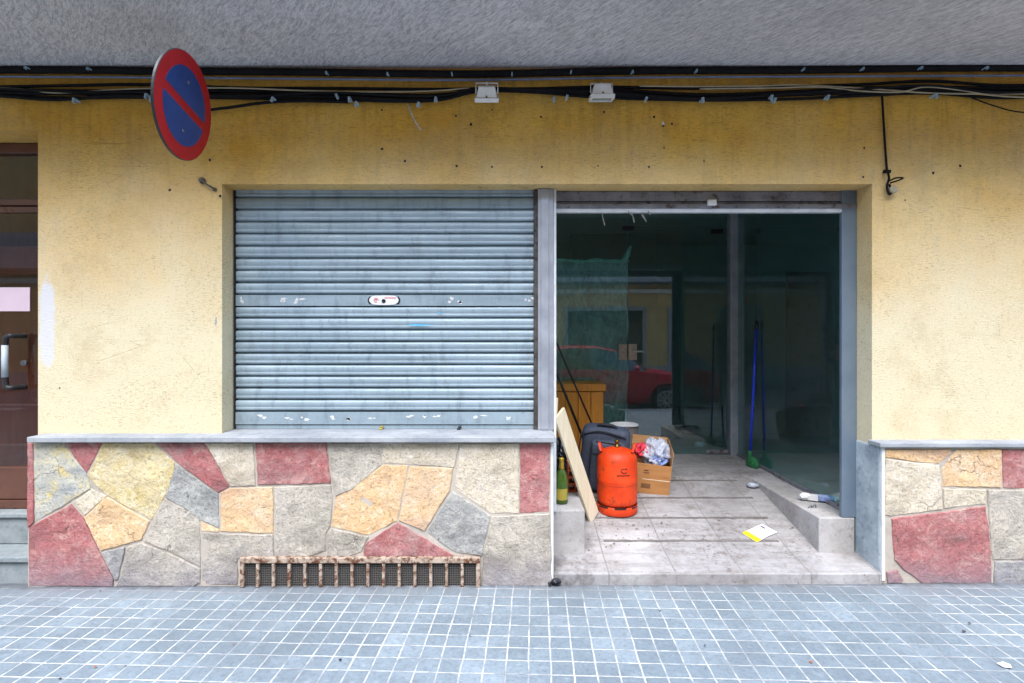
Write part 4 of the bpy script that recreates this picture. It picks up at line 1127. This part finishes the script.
box(bm, -hwid+t, hwid-t, t, dep-t, .001, t, 0, Rb)
obj('carton', bm, M['carton'], CB)
bm = newbm()                              # back flap standing up, right flap folded out and up
Mf = Rb @ Matrix.Translation((0, dep, hh+.02)) @ Matrix.Rotation(R(-12), 4, 'X'); box(bm, -hwid, hwid, -t, 0, .001, .085, 0, Mf)
obj('flap', bm, M['carton_in'], CB)
bm = newbm()
Mf = Rb @ Matrix.Translation((hwid, 0, hh)) @ Matrix.Rotation(R(3), 4, 'Y'); box(bm, -t, 0, .01, dep-.01, .001, .105, 0, Mf)
obj('flap', bm, M['carton_in'], CB)
bm = newbm()
Mf = Rb @ Matrix.Translation((0, 0, hh)) @ Matrix.Rotation(R(-112), 4, 'X') @ Matrix.Rotation(R(2), 4, 'Z'); box(bm, -hwid+.01, hwid-.01, -t, 0, .001, .03, 0, Mf)
obj('flap', bm, M['carton'], CB)
bm = newbm()
def on_front(x, z): return Rb @ Vector((x, -.0012, z))
def mark(x0, x1, z0, z1): bm.faces.new([bm.verts.new(on_front(x, z)) for x, z in ((x0,z0),(x1,z0),(x1,z1),(x0,z1))])
for k in range(12): mark(-.075+k*.006, -.075+k*.006+.0032, .045, .085)
mark(-.07, -.02, .175, .179); mark(-.065, -.03, .19, .197); mark(-.06, -.025, .165, .168)
obj('print', bm, M['print_black'], CB)
bm = newbm(); box(bm, -.07, hwid-.004, -.002, -.0006, .118, .124, 0, Rb); obj('tape', bm, M['board'], CB)
cc = Rb @ Vector((.0, .16, hh-.01))
bm = newbm(); crumple(bm, cc+Vector((.03, -.02, .045)), (.13, .14, .14), 2, .55, 4, fr=1.9, fine=.45); o = tag(obj('plastic_bag', bm, M['bag_clear']), 'crumpled clear plastic bag bulging out of the cardboard box', 'bag'); rebase(o, cc)
bm = newbm(); crumple(bm, cc+Vector((.04, -.07, .0)), (.09, .09, .075), 5, .5, 4, fr=1.9, fine=.45); o = tag(obj('plastic_bag', bm, M['bag_blue']), 'blue and white plastic bag near the front of the cardboard box', 'bag'); rebase(o, cc+Vector((.04, -.07, -.05)))
bm = newbm(); crumple(bm, cc+Vector((-.07, .0, .065)), (.085, .09, .07), 8, .5, 4, fr=1.9, fine=.45); o = tag(obj('plastic_bag', bm, M['bag_red']), 'red plastic bag at the left side of the cardboard box', 'bag'); rebase(o, cc+Vector((-.07, 0, 0)))

# pine cabinet
ky = 4.98
kx0, kx1, kz1 = .37, X(606, ky), Z(384, ky)
KB = thing('wooden_cabinet', ((kx0+kx1)/2, ky, FL), 'orange pine cabinet with boarded front in the left corner of the porch', 'cabinet')
bm = newbm(); box(bm, kx0, kx1-.02, ky+.02, ky+.36, FL, kz1-.07); obj('carcass', bm, M['pine'], KB, bevel=.004)
bm = newbm(); box(bm, kx0-.01, kx1, ky-.01, ky+.37, kz1-.068, kz1); obj('top', bm, M['pine'], KB, bevel=.008)
n = 4
for k in range(n):
    a = kx0+.005+(kx1-.03-kx0)*k/n; b = kx0+.005+(kx1-.03-kx0)*(k+1)/n
    bm = newbm(); box(bm, a+.003, b-.003, ky, ky+.018, FL+.03, kz1-.075); obj('front_board', bm, M['pine'], KB, bevel=.004)

# two thin poles leaning over the cabinet
a0, a1 = P(604, 452, 4.72), P(545, 316, 4.55)
bm = newbm(); tube(bm, [a0, a1], .008, 8); o = tag(obj('pole', bm, plain('dark_bronze_pole', lin('#2c2220'), None, 8, .4)), 'thin dark brown pole leaning in front of the pine cabinet, right one', 'pole'); rebase(o, a0)
a0, a1 = P(592, 460, 4.70), P(546, 347, 4.52)
bm = newbm(); tube(bm, [a0, a1], .011, 8); o = tag(obj('pole', bm, M['black']), 'thicker black pole leaning in front of the pine cabinet, left one', 'pole'); rebase(o, a0)

# broom by the right glass
q0, q1 = P(750, 456, 4.92), P(757, 321, 4.88); q0.x = min(q0.x, GX-.045); q1.x = min(q1.x, GX-.02)
BR = thing('broom', (q0.x, q0.y, FL), 'blue handled broom with green head leaning on the side glass', 'broom')
bm = newbm(); tube(bm, [q0, q0*.06+q1*.94], .0115, 10); obj('stick', bm, M['blue_stick'], BR)
bm = newbm(); tube(bm, [q0*.062+q1*.938, q1], .0135, 10); obj('grip', bm, M['black'], BR)
bm = newbm(); tube(bm, [q0+Vector((0, 0, .05)), q0+Vector((-.001, -.002, -.02))], [.016, .02], 12)
hbm = bmesh.ops.create_icosphere(bm, subdivisions=3, radius=1)
for v in hbm['verts']:
    v.co = q0 + Vector((v.co.x*.042, v.co.y*.10, -.055+v.co.z*.06)) + Vector((.004, -.04, 0))
    v.co += Vector((noise.noise(v.co*40), noise.noise(v.co*40+Vector((4, 5, 6))), 0))*.012
    v.co.x = min(v.co.x, GX-.015); v.co.z = max(v.co.z, FL+.001)
obj('brush_head', bm, M['green_bristle'], BR)

# flyer on the ramp
fl = [(742, 533.5), (762, 524.5), (777.5, 533), (757, 543)]
FY = thing('flyer', on_ramp(760, 534), 'white flyer with a yellow edge lying on the entrance ramp', 'flyer')
c4 = [on_ramp(*p) for p in fl]
def bil(u, v, lift=0): 
    p = (c4[0]*(1-u)+c4[1]*u)*(1-v) + (c4[3]*(1-u)+c4[2]*u)*v
    return p + Vector((0, 0, lift + .010*math.sin(u*3)*v*.5))
def patch(bm, u0, u1, v0, v1, lift, n=6, mi=0):
    g = [[bm.verts.new(bil(u0+(u1-u0)*i/n, v0+(v1-v0)*j/n, lift)) for i in range(n+1)] for j in range(n+1)]
    for j in range(n):
        for i in range(n): f = bm.faces.new((g[j][i], g[j][i+1], g[j+1][i+1], g[j+1][i])); f.material_index = mi
bm = newbm(); patch(bm, 0, 1, 0, 1, 0); sh = obj('sheet', bm, M['white_paper'], FY)
sol = sh.modifiers.new('thick', 'SOLIDIFY'); sol.thickness = .0012
bm = newbm(); patch(bm, 0, .22, 0, 1, .0018); obj('yellow_band', bm, M['yellow_paper'], FY)
bm = newbm(); patch(bm, .80, .88, .12, .42, .0018, 3)
for k in range(5): patch(bm, .34+k*.08, .352+k*.08, .12, .8, .0018, 3)
obj('print', bm, M['print_purple'], FY)

# litter on the right upstand
L0 = P(818, 495, 3.86); L0.z = .33
tb = thing('toothpaste_carton', L0, 'squashed blue and white packet lying on the right upstand', 'packet')
Mt = Matrix.Translation(L0) @ Matrix.Rotation(R(-28), 4, 'Z')
bm = newbm(); box(bm, -.10, .0, -.022, .022, .012, .045, 0, Mt @ Matrix.Rotation(R(8), 4, 'X')); crumple(bm, Mt @ Vector((-.08, -.01, .03)), (.05, .03, .03), 3, .35, 3); obj('white_end', bm, M['white'], tb)
bm = newbm(); box(bm, .002, .10, -.02, .02, .016, .05, 0, Mt @ Matrix.Rotation(R(12), 4, 'X')); obj('blue_end', bm, M['bag_blue'], tb, bevel=.003)
L1 = P(836, 498, 3.80); L1.z = .33
bm = newbm(); crumple(bm, L1+Vector((0, 0, .03)), (.045, .04, .035), 9, .4, 3); o = tag(obj('crumpled_wrapper', bm, M['bag_clear']), 'crumpled clear wrapper at the foot of the right glass post', 'litter'); rebase(o, L1)
L2 = P(808, 502, 3.72); L2.z = .329
bm = newbm(); tube(bm, spline([L2, L2+Vector((.02, 0, .02)), L2+Vector((.03, .01, .0)), L2+Vector((.05, 0, .025)), L2+Vector((.06, .01, 0))], 4), .004, 6)
o = tag(obj('wire_scrap', bm, M['steel']), 'bent grey wire scrap on the right upstand by the packet', 'litter'); rebase(o, L2)
q = on_ramp(753, 488); 
bm = newbm(); crumple(bm, q+Vector((0, 0, .02)), (.055, .04, .02), 6, .4, 3); o = tag(obj('plastic_wrapper', bm, M['bag_clear']), 'crushed clear plastic wrapper on the ramp near the right upstand', 'litter'); rebase(o, q)
# small bent hook on the threshold slab, black scrap by the step
q = P(706, 557, 3.55); q.z = .078
bm = newbm(); tube(bm, [q+Vector((.035*math.cos(t), .05*math.sin(t), .004)) for t in [R(150+k*18) for k in range(11)]], .006, 7)
o = tag(obj('curved_scrap', bm, M['cable_beige']), 'curved pale plastic scrap on the threshold slab', 'litter'); rebase(o, q)
q = P(556, 585, 3.27); q.z = .004
bm = newbm(); crumple(bm, q+Vector((0, 0, .02)), (.035, .025, .022), 7, .5, 3); tube(bm, spline([q+Vector((-.02, 0, .01)), q+Vector((-.045, -.01, .02)), q+Vector((-.035, -.015, .002))], 4), .006, 6)
o = tag(obj('black_scrap', bm, M['bin_bag']), 'small black plastic scrap on the pavement at the step corner', 'litter'); rebase(o, q)
# dead leaves and crumbs swept onto the ramp: too many to count
bm = newbm(); rg2 = random.Random(4)
for k in range(150):
    px = rg2.uniform(588, 812); py = rg2.uniform(476, 552)
    if rg2.random() < .5: px = rg2.gauss(640, 40); py = rg2.gauss(532, 10)
    p = on_ramp(px, min(551, py))
    if p.x > 2.04 or p.x < .5: continue
    if (p.x-gx)**2+(p.y-gy)**2 < .17**2: continue
    r = rg2.uniform(.002, .008); a = rg2.uniform(0, 6.28)
    vs = [bm.verts.new(p+Vector((r*math.cos(a+t)*m, r*math.sin(a+t), rg2.uniform(.001, .006)))) for t, m in ((0, 1.6), (1.6, .7), (3.1, 1.5), (4.7, .6))]
    bm.faces.new(vs)
tag(obj('leaf_litter', bm, plain('dry_crumbs', lin('#8a7460'), lin('#5f4e40'), 40, .9)), 'brown dry crumbs and leaf bits scattered on the ramp', 'litter', kind='stuff')
bm = newbm()
for px, py, m in ((95,666,1),(126,665,0),(60,677,0),(233,644,1),(284,582,0),(705,647,0),(811,664,1),(100,590,0),(970,626,0),(964,634,0),(1005,668,2),(470,636,0),(340,660,0),(660,612,0)):
    d = 1.5*F/(py-338); p = Vector((X(px, d), d, SL*(X(px, d)-.25)+.001)); r = rg2.uniform(.004, .008) if m != 2 else .025
    vs = [bm.verts.new(p+Vector((r*math.cos(t)*rg2.uniform(.6, 1.5), r*math.sin(t), rg2.uniform(.002, .008)))) for t in (0, 1.2, 2.4, 3.8, 5)]
    f = bm.faces.new(vs); f.material_index = m
tag(obj('pavement_litter', bm, [M['print_black'], plain('dry_leaf', lin('#a35a28'), None, 30, .9), M['white_paper']]), 'tiny leaves and dark crumbs scattered over the pavement', 'litter', kind='stuff')

# dust sheet hanging behind the fixed pane
PS = thing('dust_sheet', (.82, GY+.15, FL), 'crinkled translucent plastic dust sheet hanging behind the left pane', 'plastic sheet')
bm = newbm(); nx, nz = 60, 90
sxa, sxb, sza, szb = X(553, 5.7), X(625, 5.7), FL+.05, Z(263, 5.7)
g = []
for j in range(nz+1):
    row = []
    for i in range(nx+1):
        x = sxa+(sxb-sxa)*i/nx; z = sza+(szb-sza)*j/nz
        t = (z-sza)/(szb-sza)
        y = GY+.16 + .030*noise.noise(Vector((x*7+z*1.5, z*1.3, 3))) + .022*noise.noise(Vector((x*18-z*4, z*3, 8))) + .012*abs(noise.noise(Vector((x*30, z*14, 5))))
        row.append(bm.verts.new((x+.02*noise.noise(Vector((z*4, 1, 2))), y, z+.012*math.sin(x*9)*t)))
    g.append(row)
for a, b in zip(g, g[1:]):
    for i in range(nx): f = bm.faces.new((a[i], a[i+1], b[i+1], b[i])); f.smooth = True
obj('sheet', bm, M['film_sheet'], PS)
bm = newbm()
pts = [(sxa+(sxb-sxa)*k/12, GY+.135+.01*math.sin(k*1.7), szb+.008*math.sin(k*1.1)) for k in range(13)]
tube(bm, pts, [.018+.006*math.sin(k*2.1) for k in range(13)], 8)
tube(bm, [pts[-2], (sxb-.01, GY+.13, szb+.06), (sxb+.02, GY+.12, szb+.15)], [.02, .03, .012], 8)
obj('top_fold', bm, M['film_fold'], PS)
# rubbish on the shop floor behind the door
q = P(690, 432, 6.6); q.z = FL
bm = newbm(); crumple(bm, q+Vector((0, 0, .05)), (.13, .1, .06), 12, .35, 4); o = tag(obj('rag', bm, plain('grey_rag', lin('#6a6a6a'), None, 20, .9)), 'grey crumpled rag on the dark floor behind the glass door', 'rag'); rebase(o, q)
q = P(700, 449, 5.75); q.z = FL
bm = newbm(); tube(bm, [q+Vector((-.05, 0, .03)), q+Vector((.03, .01, .03)), q+Vector((.06, .015, .03))], [.03, .03, .012], 12); o = tag(obj('plastic_bottle', bm, M['bag_clear']), 'clear plastic bottle lying on the floor behind the glass door', 'bottle'); rebase(o, q)

# ------------------------------------------------------------------ across the street: parked red car and facade (seen mirrored in the glass)
CX, CY0, CY1, RZ = -0.07, -2.42, -.70, -.125
CA = thing('parked_car', (CX+2.1, (CY0+CY1)/2, RZ), 'dark red hatchback parked at the kerb, mirrored in the shop glass', 'car')
st = [ # x, bottom, belt, roof, half width, roof half width
 (0.00,.38,.72,.74,.70,.66),(0.08,.24,.86,.90,.80,.64),(0.35,.20,.93,1.18,.84,.60),(0.75,.20,.95,1.38,.86,.59),(1.35,.19,.95,1.45,.86,.59),(1.95,.19,.94,1.44,.86,.59),
 (2.35,.19,.93,1.36,.86,.60),(2.75,.19,.92,1.13,.86,.64),(3.02,.20,.91,.945,.85,.70),(3.5,.20,.86,.885,.84,.70),(3.92,.22,.76,.79,.80,.66),(4.12,.26,.62,.66,.72,.58),(4.20,.34,.52,.55,.58,.45)]
yc = (CY0+CY1)/2
def ring(s):
    x, zb, zl, zr, hw, hr = s
    half = [(hw*.85, zb), (hw, zb+.10), (hw+.01, (zb+zl)/2), (hw, zl-.05), (hw*.965, zl), (hr, zr-.04), (hr*.82, zr), (0, zr+.012)]
    pts = half + [(-y, z) for y, z in half[-2::-1]]
    return [Vector((CX+x, yc+y, RZ+z)) for y, z in pts]
bmB, bmG = newbm(), newbm()
rr_ = [ring(s) for s in st]
for i in range(len(st)-1):
    a, b = rr_[i], rr_[i+1]; n = len(a)
    for k in range(n):
        j = (k+1) % n
        glass = (k in (4, 9)) and 1 <= i <= 7 or (k in (5, 6, 7, 8) and i in (6, 7)) or (k in (5, 6, 7, 8) and i == 1)
        tgt = bmG if glass else bmB
        f = tgt.faces.new([tgt.verts.new(p) for p in (a[k], a[j], b[j], b[k])]); f.smooth = True
for r_ in (rr_[0], rr_[-1]): bmB.faces.new([bmB.verts.new(p) for p in r_])
for b_ in (bmB, bmG): bmesh.ops.remove_doubles(b_, verts=b_.verts, dist=.001)
obj('body', bmB, M['car_paint'], CA); obj('window', bmG, M['car_glass'], CA)
for x in (.78, 3.36):
    for s_ in (1, -1):
        yw = yc+s_*.80; Mw = Matrix.Rotation(R(90), 3, 'X')
        bm = newbm(); lathe(bm, [(.20, -.09), (.285, -.095), (.30, -.07), (.30, .07), (.285, .095), (.20, .09)], 32, (CX+x, yw, RZ+.30), M=Mw); wh = obj('wheel', bm, M['tyre'], CA)
        bm = newbm(); yo = yw+s_*.075
        for k in range(10):
            a = 2*math.pi*k/10; tube(bm, [(CX+x+.04*math.cos(a), yo+s_*.02, RZ+.30+.04*math.sin(a)), (CX+x+.195*math.cos(a), yo+s_*.025, RZ+.30+.195*math.sin(a))], .013, 5)
        tube(bm, [(CX+x+.195*math.cos(t), yo+s_*.022, RZ+.30+.195*math.sin(t)) for t in [2*math.pi*k/32 for k in range(33)]], .012, 6)
        obj('rim', bm, M['white_paint'], wh)
        bm = newbm()
        tube(bm, [(CX+x+.335*math.cos(t), yc+s_*.845, RZ+.30+.335*math.sin(t)) for t in [math.pi*k/20 for k in range(21)]], .028, 6); obj('wheel_arch', bm, M['black'], CA)
for s_ in (1, -1):
    bm = newbm(); q = Vector((CX+4.0, yc+s_*.60, RZ+.62)); hbm = bmesh.ops.create_icosphere(bm, subdivisions=3, radius=1)
    for v in hbm['verts']: v.co = q+Vector((v.co.x*.16, v.co.y*.14, v.co.z*.07))
    obj('headlight', bm, M['white'], CA, smooth=True)
    bm = newbm(); hbm = bmesh.ops.create_icosphere(bm, subdivisions=3, radius=1)
    for v in hbm['verts']: v.co = Vector((CX+2.72, yc+s_*.96, RZ+.98))+Vector((v.co.x*.06, v.co.y*.09, v.co.z*.06))
    obj('side_mirror', bm, M['car_paint'], CA, smooth=True)
    bm = newbm()
    for x in (1.28, 2.42): box(bm, CX+x-.008, CX+x+.008, yc+s_*.868-.004, yc+s_*.868+.004, RZ+.3, RZ+.92)
    for x in (1.05, 2.2): box(bm, CX+x-.08, CX+x+.08, yc+s_*.872-.012, yc+s_*.872+.012, RZ+.80, RZ+.825)
    obj_each('door_trim', bm, M['black'], CA)

OY = -8.6
OB = thing('facade_opposite', (3, OY, 0), 'ochre house across the street with white framed openings, mirrored in the glass', 'building')
oxs = [-34, -9, -7.6, -4.4, -3.0, -.9, .5, 2.0, 4.7, 5.7, 6.7, 9, 10.4, 30]; ozs = [0, .55, 2.48, 3.4, 3.9, 5.9, 9.6]
def osolid(i, j): return not ((i in (1, 3, 5, 9, 11) and j in (0, 1)) or (i in (7,) and j == 1) or (i in (1, 3, 5, 7, 9, 11) and j == 4))
bm = newbm(); cell_wall(bm, oxs, ozs, osolid, OY-.3, OY); obj('wall', bm, M['ochre'], OB)
for i in (1, 3, 5, 7, 9, 11):
    for z0, z1 in ((.0 if i != 7 else .55, 2.48), (3.9, 5.9)):
        bm = newbm(); x0, x1 = oxs[i], oxs[i+1]
        box(bm, x0-.12, x1+.12, OY+.002, OY+.06, z1, z1+.14); box(bm, x0-.1, x0, OY+.002, OY+.05, z0, z1-.001); box(bm, x1, x1+.1, OY+.002, OY+.05, z0, z1-.001)
        wf = obj('window_frame', bm, M['slate'], OB)
        bm = newbm(); box(bm, x0, x1, OY-.2, OY-.15, z0, z1); obj('pane', bm, M['car_glass'], wf)
bm = newbm(); box(bm, -34, 30, OY+.062, OY+.10, .0, .5); obj('base_course', bm, M['slate'], OB)
bm = newbm(); box(bm, -34, 30, OY+.002, OY+.12, 3.10, 3.24); obj('string_course', bm, M['white'], OB)
bm = newbm(); box(bm, -34, 30, OY+.003, OY+1.0, 3.42, 3.60); box(bm, -34, 30, OY+.94, OY+1.0, 3.602, 4.4); obj('balcony', bm, M['slate'], OB)
bm = newbm(); box(bm, -34, 30, OY-.3, OY+.5, 9.6, 9.75); obj('cornice', bm, M['white'], OB)
bm = newbm(); box(bm, -34, 30, OY-6, OY-.31, 0, 9.5); obj('rear_block', bm, M['ochre'], OB)
